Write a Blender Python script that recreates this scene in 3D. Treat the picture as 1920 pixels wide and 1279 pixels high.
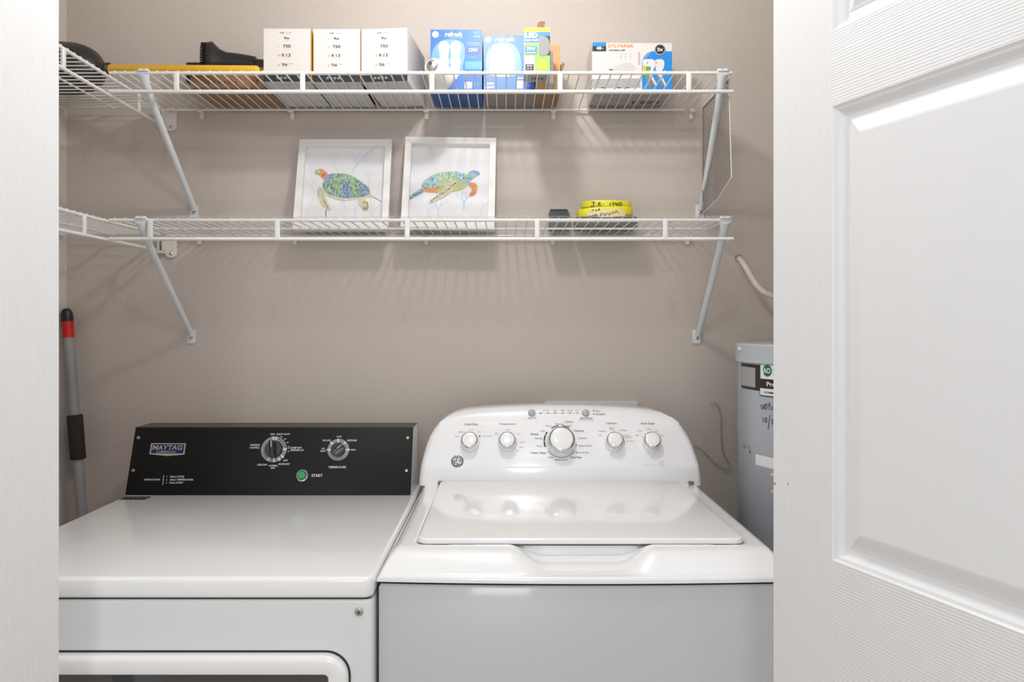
import bpy, bmesh, math, random
from mathutils import Vector, Matrix
random.seed(7)
S = bpy.context.scene
for o in list(bpy.data.objects): bpy.data.objects.remove(o)
PI = math.pi
# ------------------------------------------------------------------ camera, light, exposure
FPX, CX, CY, CAMZ = 1400.0, 949.0, 606.0, 1.335
cd = bpy.data.cameras.new('camera'); cam = bpy.data.objects.new('camera', cd); S.collection.objects.link(cam)
cam.location = (0, 0, CAMZ); cam.rotation_euler = (PI/2, 0, 0)
cd.sensor_width = 36; cd.lens = 36*FPX/1920; cd.shift_x = (960-CX)/1920; cd.shift_y = -(639.5-CY)/1920
cd.clip_start = .02; S.camera = cam
S.view_settings.view_transform = 'Standard'; S.view_settings.look = 'None'
S.view_settings.gamma = 1; S.view_settings.use_curve_mapping = False
S.view_settings.exposure = 0.0
W = bpy.data.worlds.new('world'); S.world = W; W.use_nodes = True
W.node_tree.nodes['Background'].inputs[0].default_value = (.98, .99, 1, 1)
W.node_tree.nodes['Background'].inputs[1].default_value = .80
def light(name, kind, loc, power, size, rot=(0, 0, 0), col=(1, 1, 1), sy=None):
    l = bpy.data.lights.new(name, kind); l.energy = power; l.color = col
    if kind == 'AREA':
        l.size = size
        if sy: l.shape = 'RECTANGLE'; l.size_y = sy
    else: l.shadow_soft_size = size
    o = bpy.data.objects.new(name, l); o.location = loc; o.rotation_euler = rot; S.collection.objects.link(o); return o
light('closet_lamp', 'POINT', (-.045, 1.31, 2.26), 13.5, .035, col=(1, .985, .975))
light('hall_lamp', 'POINT', (-.01, .36, 2.37), 9.5, .05, col=(1, .995, .99))
light('hall_fill', 'AREA', (-.27, -3.4, 1.9), 20, .6, rot=(math.radians(85), 0, 0), col=(1, .99, .98))

# ------------------------------------------------------------------ materials
def lin(h):
    if isinstance(h, (tuple, list)): return tuple(h) + (1,)
    h = h.lstrip('#'); v = [int(h[i:i+2], 16)/255 for i in (0, 2, 4)]
    return tuple((c/12.92 if c <= .04045 else ((c+.055)/1.055)**2.4) for c in v) + (1,)
MATS = {}
def mat(name, col, rough=.5, metal=0, coat=0, noise=0.0, nscale=40, bump=0.0, bscale=200, bdist=.001, stretch=None, emit=0, alpha=1, trans=0, detail=3, spec=.5, wave=None):
    if name in MATS: return MATS[name]
    m = bpy.data.materials.new(name); m.use_nodes = True; nt = m.node_tree; N = nt.nodes; L = nt.links
    b = N['Principled BSDF']; c = lin(col)
    b.inputs['Base Color'].default_value = c; b.inputs['Roughness'].default_value = rough
    b.inputs['Metallic'].default_value = metal; b.inputs['Coat Weight'].default_value = coat; b.inputs['Coat Roughness'].default_value = .06
    b.inputs['Alpha'].default_value = alpha; b.inputs['Specular IOR Level'].default_value = spec; b.inputs['Transmission Weight'].default_value = trans
    if emit: b.inputs['Emission Color'].default_value = c; b.inputs['Emission Strength'].default_value = emit
    tc = N.new('ShaderNodeTexCoord'); mp = N.new('ShaderNodeMapping'); L.new(tc.outputs['Object'], mp.inputs[0])
    if stretch: mp.inputs['Scale'].default_value = stretch
    if noise:
        n = N.new('ShaderNodeTexNoise'); n.inputs['Scale'].default_value = nscale; n.inputs['Detail'].default_value = 4; L.new(mp.outputs[0], n.inputs[0])
        mx = N.new('ShaderNodeMix'); mx.data_type = 'RGBA'
        mx.inputs[6].default_value = tuple(min(1, v*(1-noise)) for v in c[:3])+(1,); mx.inputs[7].default_value = tuple(min(1, v*(1+noise)) for v in c[:3])+(1,)
        L.new(n.outputs[0], mx.inputs[0]); L.new(mx.outputs[2], b.inputs['Base Color'])
    if bump:
        if wave:
            n = N.new('ShaderNodeTexWave'); n.bands_direction = wave; n.inputs['Scale'].default_value = bscale; n.inputs['Distortion'].default_value = 5; n.inputs['Detail'].default_value = 3; n.inputs['Detail Scale'].default_value = .6; n.inputs['Detail Roughness'].default_value = .7
        else: n = N.new('ShaderNodeTexNoise'); n.inputs['Scale'].default_value = bscale; n.inputs['Detail'].default_value = detail
        L.new(mp.outputs[0], n.inputs[0])
        bp = N.new('ShaderNodeBump'); bp.inputs['Strength'].default_value = bump; bp.inputs['Distance'].default_value = bdist
        L.new(n.outputs[0], bp.inputs['Height']); L.new(bp.outputs[0], b.inputs['Normal'])
    MATS[name] = m; return m
M = MATS
mat('wall_paint', (.555, .495, .445), .62, noise=.02, nscale=6, bump=.42, bscale=140, bdist=.002)
mat('wall_white', (.66, .60, .55), .7, bump=.3, bscale=120)
mat('ceiling_white', '#e6e3de', .9, bump=.3, bscale=90)
mat('floor_tile', '#b9aa98', .5, noise=.08, nscale=8)
mat('door_field', (.82, .82, .825), .42, bump=.30, bscale=170, bdist=.0011, stretch=(1, 1, .45))
mat('door_stile', (.82, .82, .825), .42, bump=.4, bscale=115, bdist=.0006, stretch=(1, 1, .06), wave='Y')
mat('door_rail', (.82, .82, .825), .42, bump=.27, bscale=85, bdist=.0009, stretch=(.06, .06, 1), wave='Z')
mat('door_mold', (.82, .82, .825), .38)
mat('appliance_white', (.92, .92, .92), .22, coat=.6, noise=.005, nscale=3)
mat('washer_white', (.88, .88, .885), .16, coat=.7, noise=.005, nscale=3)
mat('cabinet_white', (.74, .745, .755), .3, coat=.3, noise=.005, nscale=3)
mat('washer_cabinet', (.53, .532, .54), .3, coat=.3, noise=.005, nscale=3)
mat('gap_dark', (.03, .03, .03), .8)
mat('gap_hinge_grey', (.16, .16, .165), .6)  # lid hinges, and shade put as colour into the gap under the lid
mat('console_black', (.007, .0068, .0065), .42, spec=.22, coat=0, noise=.2, nscale=60)
mat('console_bevel', (.055, .047, .042), .42)
mat('black_gloss', (.006, .006, .006), .09, coat=.8)
mat('print_white', (.75, .75, .75), .5)
mat('print_grey', (.27, .28, .31), .45)
mat('print_dark', (.05, .05, .055), .5)
mat('print_mid', (.22, .22, .23), .5)
mat('chrome', (.66, .66, .67), .07, metal=1)
mat('steel', (.55, .54, .53), .3, metal=1)
mat('badge_blue', '#17264f', .3)
mat('badge_silver', (.6, .58, .57), .3, metal=.6)
mat('green_lens', (.02, .34, .09), .15, coat=.7)
mat('button_grey', (.42, .42, .42), .35, coat=.5)
mat('glass_dark', (.045, .047, .05), .08, coat=1)
mat('shelf_white', (.80, .79, .77), .32, coat=.2, noise=.01)
mat('brace_white', (.70, .735, .75), .4, noise=.01)
mat('clip_white', (.78, .73, .68), .45)
mat('heater_grey', (.46, .49, .53), .33, coat=.25, noise=.03, nscale=5)
mat('label_black', '#2b2422', .5); mat('label_white', '#e9e9ea', .5); mat('label_silver', (.42, .42, .42), .35, metal=.3)
mat('label_green', '#1c6b3f', .5); mat('marker', (.03, .03, .04), .5); mat('label_orange', '#d99a4a', .6)
mat('rubber_black', (.03, .026, .024), .38, noise=.2, nscale=30)
mat('plastic_black', (.016, .015, .016), .35, noise=.1)
mat('bristle', (.01, .01, .01), .8)
mat('yellow_handle', (.78, .44, .02), .33, coat=.3, noise=.04)
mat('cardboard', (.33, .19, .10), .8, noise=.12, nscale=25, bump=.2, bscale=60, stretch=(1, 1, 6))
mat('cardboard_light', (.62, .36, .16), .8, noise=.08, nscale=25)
mat('box_white', (.72, .68, .65), .5); mat('box_lines', (.60, .58, .58), .55); mat('box_yellow', '#f2b632', .5); mat('box_dark', '#1d2126', .4); mat('side_gap_shade', '#2a2422', .6)
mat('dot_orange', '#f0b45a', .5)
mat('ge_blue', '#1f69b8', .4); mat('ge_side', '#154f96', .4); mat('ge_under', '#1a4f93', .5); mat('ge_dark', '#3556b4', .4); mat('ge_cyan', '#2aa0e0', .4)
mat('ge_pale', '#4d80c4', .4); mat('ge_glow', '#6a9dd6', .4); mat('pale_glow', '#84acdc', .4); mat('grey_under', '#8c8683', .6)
mat('white_print', '#dcdcdc', .5); mat('cream_print', '#d9d2c8', .5); mat('bulb_line', '#c4b6a8', .5); mat('amber', '#c98b3a', .5)
mat('led_yellow', '#e6bd3c', .5); mat('led_green', '#93bd58', .5); mat('led_sky', '#3f88cc', .5); mat('led_bulb', '#8c8a8c', .5); mat('led_black', '#22242a', .5)
mat('syl_blue', '#1687d8', .4); mat('syl_orange', '#f28a4f', .5); mat('syl_grey', '#a6a3a2', .5); mat('syl_red', '#b06a70', .5)
mat('leaf_green', '#5aa646', .5)
mat('bulb_white', (.88, .86, .82), .25, coat=.5)
mat('frame_white', (.82, .80, .77), .55, noise=.03, nscale=20)
mat('paper', '#e3e2e4', .8, noise=.02, nscale=30)
mat('wash_blue', '#bcd3e2', .8, noise=.1, nscale=60); mat('wash_grey', '#cdd3d8', .8); mat('wash_green', '#c3d3bd', .8); mat('coral_blue', '#a3bfe2', .8); mat('wash_cream', '#e8dfcf', .8)
mat('skin_cream', '#cec8aa', .8, noise=.35, nscale=140); mat('skin_orange', '#d9976f', .8, noise=.25, nscale=90); mat('skin_dark', '#453b38', .8)
mat('skin_blue', '#9db4c4', .8, noise=.35, nscale=120); mat('belly', '#b9bf86', .8, noise=.2, nscale=90)
mat('tape_yellow', (.80, .74, .03), .4, noise=.04); mat('masking', '#e6d6a2', .6)
mat('charcoal', (.026, .027, .031), .4, spec=.35)
mat('handle_grey', (.30, .30, .30), .4, noise=.05); mat('foam_black', (.022, .018, .016), .85, noise=.3, nscale=80); mat('red_plastic', (.62, .012, .012), .35)
mat('pipe_white', (.72, .67, .62), .5, noise=.12, nscale=120, bump=.6, bscale=180, bdist=.003)
mat('cord_grey', (.33, .29, .26), .6); mat('box_plastic', (.66, .67, .69), .4)
mat('mesh_wire', (.24, .22, .20), .45); mat('mesh_frame', (.62, .59, .56), .35)
mat('clear_sheet', (.86, .85, .84), .15, alpha=.16)
def shell_mat(name, stops, sc):
    m = mat(name, '#7fa0b0', .8); nt = m.node_tree; N = nt.nodes; L = nt.links; b = N['Principled BSDF']
    tc = N.new('ShaderNodeTexCoord'); v = N.new('ShaderNodeTexNoise'); v.inputs['Scale'].default_value = sc; v.inputs['Detail'].default_value = 2
    mp = N.new('ShaderNodeMapping'); mp.inputs['Rotation'].default_value = (0, .6, 0); mp.inputs['Scale'].default_value = (1, 1, .45)
    L.new(tc.outputs['Object'], mp.inputs[0]); L.new(mp.outputs[0], v.inputs[0])
    r = N.new('ShaderNodeValToRGB'); e = r.color_ramp.elements
    while len(e) < len(stops): e.new(.5)
    for i, (p, c) in enumerate(stops): e[i].position = p; e[i].color = lin(c)
    L.new(v.outputs[0], r.inputs[0])
    vo = N.new('ShaderNodeTexVoronoi'); vo.feature = 'DISTANCE_TO_EDGE'; vo.inputs['Scale'].default_value = sc*.8; L.new(tc.outputs['Object'], vo.inputs[0])
    st = N.new('ShaderNodeMath'); st.operation = 'LESS_THAN'; st.inputs[1].default_value = .018; L.new(vo.outputs[0], st.inputs[0])
    mx = N.new('ShaderNodeMix'); mx.data_type = 'RGBA'; L.new(st.outputs[0], mx.inputs[0]); L.new(r.outputs[0], mx.inputs[6]); mx.inputs[7].default_value = lin('#b9c7a0')
    n2 = N.new('ShaderNodeTexNoise'); n2.inputs['Scale'].default_value = 260; n2.inputs['Detail'].default_value = 4; L.new(mp.outputs[0], n2.inputs[0])
    r2 = N.new('ShaderNodeValToRGB'); r2.color_ramp.elements[0].position = .35; r2.color_ramp.elements[0].color = lin('#41506a'); r2.color_ramp.elements[1].position = .62; r2.color_ramp.elements[1].color = lin('#f2f2ee'); L.new(n2.outputs[0], r2.inputs[0])
    m2 = N.new('ShaderNodeMix'); m2.data_type = 'RGBA'; m2.inputs[0].default_value = .38; L.new(mx.outputs[2], m2.inputs[6]); L.new(r2.outputs[0], m2.inputs[7])
    L.new(m2.outputs[2], b.inputs['Base Color'])
shell_mat('shell_deep', [(.30, '#2f5f9c'), (.42, '#4a7fb8'), (.50, '#5c9a55'), (.58, '#88b04e'), (.68, '#7f9fcc'), (.8, '#4a5fa8')], 42)
shell_mat('shell_pale', [(.30, '#6fa6c8'), (.42, '#8cc0c4'), (.52, '#8fbf77'), (.6, '#b5cf7a'), (.72, '#9cc3d8')], 46)

# ------------------------------------------------------------------ mesh builder
ORG = {}
class B:
    def __init__(s): s.bm = bmesh.new(); s.mats = []
    def mi(s, m):
        if m not in s.mats: s.mats.append(m)
        return s.mats.index(m)
    def face(s, vs, m, smooth=False):
        try: f = s.bm.faces.new(vs)
        except ValueError: return None
        f.material_index = s.mi(m); f.smooth = smooth; return f
    def poly(s, pts, m, smooth=False):
        return s.face([s.bm.verts.new(p) for p in pts], m, smooth)
    def loops(s, lps, m, caps=True, smooth=True, closed=False, mcap=None):
        V = [[s.bm.verts.new(p) for p in l] for l in lps]; n = len(lps[0])
        rng = range(len(V) if closed else len(V)-1)
        for i in rng:
            a, b = V[i], V[(i+1) % len(V)]
            for j in range(n): s.face([a[j], a[(j+1) % n], b[(j+1) % n], b[j]], m, smooth)
        if caps and not closed:
            s.face(list(reversed(V[0])), mcap or m); s.face(V[-1], mcap or m)
        return V
    def box(s, x0, x1, y0, y1, z0, z1, m, T=None, bev=0):
        t = T or (lambda *p: Vector(p))
        if bev:
            def lp(ins, z): return [t(x0+ins, y0+ins, z), t(x1-ins, y0+ins, z), t(x1-ins, y1-ins, z), t(x0+ins, y1-ins, z)]
            return s.slab(x0, x1, y0, y1, z0, z1, m, rc=bev, rb=bev, T=T, n=3)
        c = [s.bm.verts.new(t(*p)) for p in ((x0,y0,z0),(x1,y0,z0),(x1,y1,z0),(x0,y1,z0),(x0,y0,z1),(x1,y0,z1),(x1,y1,z1),(x0,y1,z1))]
        mm = m if isinstance(m, (list, tuple)) else [m]*6     # bottom, top, front(y0), right(x1), back, left
        for k, q in enumerate(((3,2,1,0),(4,5,6,7),(0,1,5,4),(1,2,6,5),(2,3,7,6),(3,0,4,7))): s.face([c[i] for i in q], mm[k])
    def slab(s, x0, x1, y0, y1, z0, z1, m, rc=.01, rb=.003, T=None, n=5, nb=3, rb0=None):
        """rounded slab: rounded outline in local xy, edges rounded along z"""
        t = T or (lambda *p: Vector(p)); rb0 = rb if rb0 is None else rb0
        def lp(ins, z):
            r = max(rc-ins, 1e-4); out = []
            for cx, cy, a0 in ((x1-ins-r, y1-ins-r, 0), (x0+ins+r, y1-ins-r, 90), (x0+ins+r, y0+ins+r, 180), (x1-ins-r, y0+ins+r, 270)):
                for k in range(n+1):
                    a = math.radians(a0+90*k/n); out.append(t(cx+r*math.cos(a), cy+r*math.sin(a), z))
            return out
        L = []
        for k in range(nb+1):
            a = PI/2*k/nb; L.append(lp(rb0*(1-math.sin(a)), z0+rb0*(1-math.cos(a))))
        for k in range(nb+1):
            a = PI/2*k/nb; L.append(lp(rb*(1-math.cos(a)), z1-rb*(1-math.sin(a))))
        s.loops(L, m)
    def tube(s, pts, r, m, n=8, caps=True, closed=False):
        P = [Vector(p) for p in pts]; k = len(P); rs = r if isinstance(r, (list, tuple)) else [r]*k
        up = None; L = []
        for i in range(k):
            if closed: d = P[(i+1) % k]-P[i-1]
            else: d = P[min(i+1, k-1)]-P[max(i-1, 0)]
            d.normalize()
            if up is None: up = d.orthogonal().normalized()
            up = (up-d*up.dot(d)).normalized(); w = d.cross(up)
            L.append([P[i]+(up*math.cos(2*PI*j/n)+w*math.sin(2*PI*j/n))*rs[i] for j in range(n)])
        s.loops(L, m, caps=caps, closed=closed)
    def lathe(s, prof, o, ax, m, n=32, ref=None, caps=True):
        o = Vector(o); ax = Vector(ax).normalized(); u = (Vector(ref) if ref else ax.orthogonal()); u = (u-ax*u.dot(ax)).normalized(); w = ax.cross(u)
        L = [[o+ax*h+(u*math.cos(2*PI*j/n)+w*math.sin(2*PI*j/n))*max(r, 1e-5) for j in range(n)] for r, h in prof]
        s.loops(L, m, caps=caps)
    # --- printing on a surface
    def pr(s, F, uv, m, off=.0004):
        return s.poly([F.at(u, v, off) for u, v in uv], m)
    def prpx(s, F, px, m, off=.0004): return s.pr(F, [F.uv(*p) for p in px], m, off)
    def prrect(s, F, x0, y0, x1, y1, m, off=.0004): return s.prpx(F, [(x0, y1), (x1, y1), (x1, y0), (x0, y0)], m, off)
    def disc(s, F, x, y, r, m, off=.0004, n=28, ry=None):
        u, v = F.uv(x, y); R = abs(F.uv(x+r, y)[0]-u); RY = R if ry is None else abs(F.uv(x, y+ry)[1]-v)
        return s.pr(F, [(u+R*math.cos(2*PI*k/n), v+RY*math.sin(2*PI*k/n)) for k in range(n)], m, off)
    def ring(s, F, x, y, r0, r1, m, off=.0004, a0=0, a1=360, n=40):
        u, v = F.uv(x, y); k = abs(F.uv(x+1, y)[0]-u); r0 *= k; r1 *= k
        for i in range(n):
            a, b = math.radians(a0+(a1-a0)*i/n), math.radians(a0+(a1-a0)*(i+1)/n)
            s.pr(F, [(u+r0*math.cos(a), v+r0*math.sin(a)), (u+r1*math.cos(a), v+r1*math.sin(a)), (u+r1*math.cos(b), v+r1*math.sin(b)), (u+r0*math.cos(b), v+r0*math.sin(b))], m, off)
    def smooth(s, F, px, m, off=.0004, k=5):
        s.prpx(F, spline(px, k, True), m, off)
    def stroke(s, F, px, w, m, off=.0004, sp=0):
        """a flat pen stroke of w pixels along px points"""
        if sp: px = spline(px, sp, False)
        uv = [Vector(F.uv(*p)) for p in px]; sc = abs(F.uv(px[0][0]+1, px[0][1])[0]-uv[0][0])
        n = len(uv); L = []; R = []
        for i in range(n):
            d = (uv[min(i+1, n-1)]-uv[max(i-1, 0)]); d = d.normalized() if d.length > 0 else Vector((1, 0)); q = Vector((-d.y, d.x))*w*sc*.5
            L.append(uv[i]+q); R.append(uv[i]-q)
        for i in range(n-1): s.pr(F, [R[i], R[i+1], L[i+1], L[i]], m, off)
    def text(s, F, body, x, y, h, m, w=None, off=.0009, align='C', bold=0.0, shear=0, rot=0):
        vs, fs = glyphs(body, bold, shear)
        xs = [v[0] for v in vs]; ys = [v[1] for v in vs]; x0, x1, y0, y1 = min(xs), max(xs), min(ys), max(ys)
        u, v = F.uv(x, y); H = abs(F.uv(x, y-h/2)[1]-F.uv(x, y+h/2)[1])
        ky = H/(y1-y0); kx = (abs(F.uv(x+w/2, y)[0]-F.uv(x-w/2, y)[0])/(x1-x0)) if w else ky
        ax = {'C': (x0+x1)/2, 'L': x0, 'R': x1}[align]; ay = (y0+y1)/2; c, sn = math.cos(rot), math.sin(rot)
        V = []
        for p in vs:
            a, b = (p[0]-ax)*kx, (p[1]-ay)*ky; V.append(s.bm.verts.new(F.at(u+a*c-b*sn, v+a*sn+b*c, off)))
        for f in fs: s.face([V[i] for i in f], m)
    def out(s, name, parent=None, loc=None, sharp=35, recalc=True, **tags):
        if recalc:
            pass
        me = bpy.data.meshes.new(name); o = bpy.data.objects.new(name, me)
        if parent is not None: base = ORG[parent.name]; ORG[o.name] = base
        else: base = Vector(loc) if loc is not None else Vector((0, 0, 0)); ORG[o.name] = base; o.location = base
        bmesh.ops.translate(s.bm, verts=s.bm.verts, vec=-base)
        s.bm.to_mesh(me); s.bm.free()
        for m in s.mats: me.materials.append(MATS[m])
        me.set_sharp_from_angle(angle=math.radians(sharp))
        S.collection.objects.link(o)
        if parent is not None: o.parent = parent
        for k, v in tags.items(): o[k] = v
        return o
def spline(px, k, closed):
    n = len(px); out = []
    for i in range(n if closed else n-1):
        g = lambda j: Vector(px[j % n]) if closed else Vector(px[max(0, min(n-1, j))])
        p0, p1, p2, p3 = g(i-1), g(i), g(i+1), g(i+2)
        for t in range(k):
            t /= k; out.append(.5*((2*p1)+(p2-p0)*t+(2*p0-5*p1+4*p2-p3)*t*t+(3*p1-p0-3*p2+p3)*t**3))
    if not closed: out.append(Vector(px[-1]))
    return [tuple(p) for p in out]
_G = {}
def glyphs(body, bold, shear):
    k = (body, bold, shear)
    if k in _G: return _G[k]
    c = bpy.data.curves.new('t', 'FONT'); c.body = body; c.offset = bold; c.shear = shear; c.resolution_u = 3; c.size = 1
    o = bpy.data.objects.new('t', c); S.collection.objects.link(o); bpy.context.view_layer.update()
    dg = bpy.context.evaluated_depsgraph_get(); me = bpy.data.meshes.new_from_object(o.evaluated_get(dg))
    r = ([tuple(v.co) for v in me.vertices], [tuple(p.vertices) for p in me.polygons])
    bpy.data.objects.remove(o); bpy.data.curves.remove(c); bpy.data.meshes.remove(me); _G[k] = r; return r
def P(px, py, Y): return Vector(((px-CX)/FPX*Y, Y, CAMZ+(CY-py)/FPX*Y))
class Plane:
    def __init__(s, o, ex, ey):
        s.o = Vector(o); s.ex = Vector(ex).normalized(); s.ey = Vector(ey).normalized(); s.n = s.ex.cross(s.ey).normalized()
    def uv(s, px, py):
        d = Vector(((px-CX)/FPX, 1, (CY-py)/FPX)); c = Vector((0, 0, CAMZ)); t = (s.o-c).dot(s.n)/d.dot(s.n); q = c+d*t-s.o
        return q.dot(s.ex), q.dot(s.ey)
    def at(s, u, v, h=0): return s.o+s.ex*u+s.ey*v+s.n*h
    def T(s): return lambda x, y, z: s.at(x, y, z)
class Cyl:
    def __init__(s, cx, cy, R): s.cx, s.cy, s.R = cx, cy, R
    def uv(s, px, py):
        a = (px-CX)/FPX; A = 1+a*a; Bq = -2*(a*s.cx+s.cy); C = s.cx**2+s.cy**2-s.R**2; D = max(Bq*Bq-4*A*C, 0)
        Y = (-Bq-math.sqrt(D))/(2*A); X = a*Y
        return math.atan2(X-s.cx, -(Y-s.cy))*s.R, CAMZ+(CY-py)/FPX*Y
    def at(s, u, v, h=0):
        a = u/s.R; r = s.R+h; return Vector((s.cx+r*math.sin(a), s.cy-r*math.cos(a), v))
def thing(name, label, cat, loc=(0, 0, 0), group=None):
    o = bpy.data.objects.new(name, None); o.empty_display_size = .05; S.collection.objects.link(o)
    o.location = loc; ORG[o.name] = Vector(loc); o['label'] = label; o['category'] = cat
    if group: o['group'] = group
    return o
def dup(root, loc, rotz=None, label=None):
    r = root.copy(); S.collection.objects.link(r); r.location = loc
    if rotz is not None: r.rotation_euler = (0, 0, rotz)
    if label: r['label'] = label
    for ch in list(root.children):
        c = ch.copy(); S.collection.objects.link(c); c.parent = r
        for g in list(ch.children):
            d = g.copy(); S.collection.objects.link(d); d.parent = c
    return r
def sm(t): t = max(0, min(1, t)); return t*t*(3-2*t)

# ------------------------------------------------------------------ room shell
XL, XR, YB, CEIL, YF = -1.189, 1.16, 2.02, 2.44, 1.12
def struct(name, *a, m='wall_paint'):
    b = B(); b.box(*a, m); return b.out(name, kind='structure')
struct('wall_back', XL-.1, XR+.1, YB, YB+.1, 0, CEIL)
struct('wall_left', XL-.1, XL, YF, YB, 0, CEIL, m='wall_white')
struct('wall_right', XR, XR+.1, YF, YB, 0, CEIL)
struct('wall_front_left', -2.2, -.955, YF-.0, YF+.09, 0, CEIL, m='wall_paint')
struct('wall_front_right', .66, 2.2, YF-.0, YF+.09, 0, CEIL, m='wall_paint')
struct('floor', -2.2, 2.2, -1.5, YB, -.08, 0, m='floor_tile')
struct('ceiling', -2.2, 2.2, .9, YB+.1, CEIL, CEIL+.08, m='ceiling_white')

# ------------------------------------------------------------------ doors (panelled, pushed open into the hall)
def door(name, x0, y0, dx, dy, nx, ny, width, holes=False):
    d = Vector((dx, dy, 0)).normalized(); n = Vector((nx, ny, 0)).normalized()
    P3 = lambda a, z, h: Vector((x0, y0, 0))+d*a+Vector((0, 0, z))+n*h
    b = B(); st = .1075; w1 = width-.1; top = 2.05
    zs = [(.25, .80), (1.034, 1.6105), (1.705, 1.95)]
    flip = d.cross(Vector((0, 0, 1))).dot(n) < 0
    def q(pts, m):
        b.poly(list(reversed(pts)) if flip else pts, m)
    def rect(a0, a1, z0, z1, m): q([P3(a0, z0, 0), P3(a1, z0, 0), P3(a1, z1, 0), P3(a0, z1, 0)], m)
    rect(0, st, .01, top, 'door_stile'); rect(w1, width, .01, top, 'door_stile')
    e = [.01]+[z for p in zs for z in p]+[top]
    for i in range(0, len(e), 2): rect(st, w1, e[i], e[i+1], 'door_rail')
    prof = [(0, 0), (.002, -.0022), (.004, -.0030), (.0055, -.0034), (.007, -.0062), (.0085, -.0085), (.0105, -.0100), (.013, -.0106), (.019, -.0108), (.0205, -.0100), (.024, -.0090), (.030, -.0062), (.036, -.0038), (.0405, -.0024), (.043, -.0020)]
    for z0, z1 in zs:
        R = [[P3(st+i, z0+i, h), P3(w1-i, z0+i, h), P3(w1-i, z1-i, h), P3(st+i, z1-i, h)] for i, h in prof]
        for k in range(len(R)-1):
            for j in range(4):
                q([R[k][j], R[k][(j+1) % 4], R[k+1][(j+1) % 4], R[k+1][j]], 'door_mold')
        q(R[-1], 'door_field')
    th = -.035
    for z in (.01, top): q([P3(0, z, 0), P3(width, z, 0), P3(width, z, th), P3(0, z, th)], 'door_mold')
    for a in (0, width): q([P3(a, .01, 0), P3(a, top, 0), P3(a, top, th), P3(a, .01, th)], 'door_mold')
    q([P3(0, .01, th), P3(width, .01, th), P3(width, top, th), P3(0, top, th)], 'door_stile')
    if holes:
        F = Plane((x0, y0, 0), -d if flip else d, (0, 0, 1))
        F.n = n
        for hx, r in ((1453, 1.3), (1478, 1.0)):
            u, v = F.uv(hx, 907); b.poly([F.at(u+.001*r*math.cos(k), v+.001*r*math.sin(k), .0004) for k in [2*PI*i/12 for i in range(12)]], 'gap_dark')
    return b.out(name, loc=(x0, y0, 0), kind='structure')
door('door_1', .376, 1.05, .358, -.934, -.934, -.358, .62, holes=True)
door('door_2', -.659, 1.10, -.358, -.934, .934, -.358, .62)

# ------------------------------------------------------------------ wire shelves
RY = 1.715
def shelf_main(z, ties, label, mid=True):
    t = thing('wire_shelf', label, 'shelf', (-.2, 1.86, z), 'long wire shelves on the back wall')
    x0, x1 = -.911, .518
    b = B(); x = x0+.012
    while x < x1-.004:
        b.tube([(x, 2.008, z+.002), (x, 1.80, z+.002), (x, RY+.006, z+.0022), (x, RY, z+.0046), (x, RY-.0035, z+.003)], .0017, 'shelf_white', n=6); x += .0243
    b.out('deck_wires', t)
    b = B(); b.tube([(x0, RY, z), (x1, RY, z)], .0040, 'shelf_white', n=12); b.out('front_rail', t)
    b = B(); b.tube([(x0, RY-.002, z-.0432), (x1+.003, RY-.002, z-.0432)], .0043, 'shelf_white', n=12); b.out('lip_rail', t)
    b = B(); b.tube([(x0, 2.004, z-.0018), (x1-.04, 2.004, z-.0018)], .0030, 'shelf_white', n=10); b.out('back_rail', t)
    b = B(); b.tube([(x0, 1.857, z-.0016), (x1-.02, 1.857, z-.0016)], .0026, 'shelf_white', n=10); b.out('middle_rail', t)
    for px in ties:
        X = (px-CX)/FPX*RY; b = B()
        b.slab(X-.0058, X+.0058, RY-.0065, RY+.0005, z-.042, z-.001, 'shelf_white', rc=.002, rb=.001, n=3); b.out('tie', t)
    return t
def shelf_left(z, ties, label):
    xr = -.9265
    t = thing('wire_shelf', label, 'shelf', (-1.05, 1.6, z), 'short wire shelves on the left wall')
    b = B(); y = 1.235
    while y < 2.005:
        b.tube([(XL+.006, y, z+.002), (xr-.004, y, z+.0022), (xr, y, z+.0046), (xr+.0035, y, z+.003)], .0014, 'shelf_white', n=6); y += .0243
    b.out('deck_wires', t)
    for nm, X, dz, r in (('front_rail', xr, 0, .0040), ('lip_rail', xr+.002, -.0432, .0043), ('back_rail', XL+.009, -.0018, .003), ('middle_rail', -1.045, -.0016, .0026)):
        b = B(); b.tube([(X, 1.225, z+dz), (X, 1.995 if nm != 'lip_rail' else 1.965, z+dz)], r, 'shelf_white', n=12); b.out(nm, t)
    for Y in ties:
        b = B(); b.slab(xr-.0005, xr+.0065, Y-.0058, Y+.0058, z-.042, z-.001, 'shelf_white', rc=.002, rb=.001, n=3); b.out('tie', t)
    return t
ZU, ZL = 1.9095, 1.5714
DU, DL = ZU+.0038, ZL+.0038
shelf_main(ZU, (332, 568, 810, 1050, 1291), 'long white wire shelf on back wall holding light bulb boxes')
shelf_main(ZL, (283, 521, 764, 1007, 1247), 'long white wire shelf on back wall holding two turtle pictures')
shelf_left(ZU, (1.557, 1.88), 'short white wire shelf on left wall under the black plunger')
shelf_left(ZL, (1.634, 1.92), 'short empty white wire shelf on left wall above the grey pole')

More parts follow.
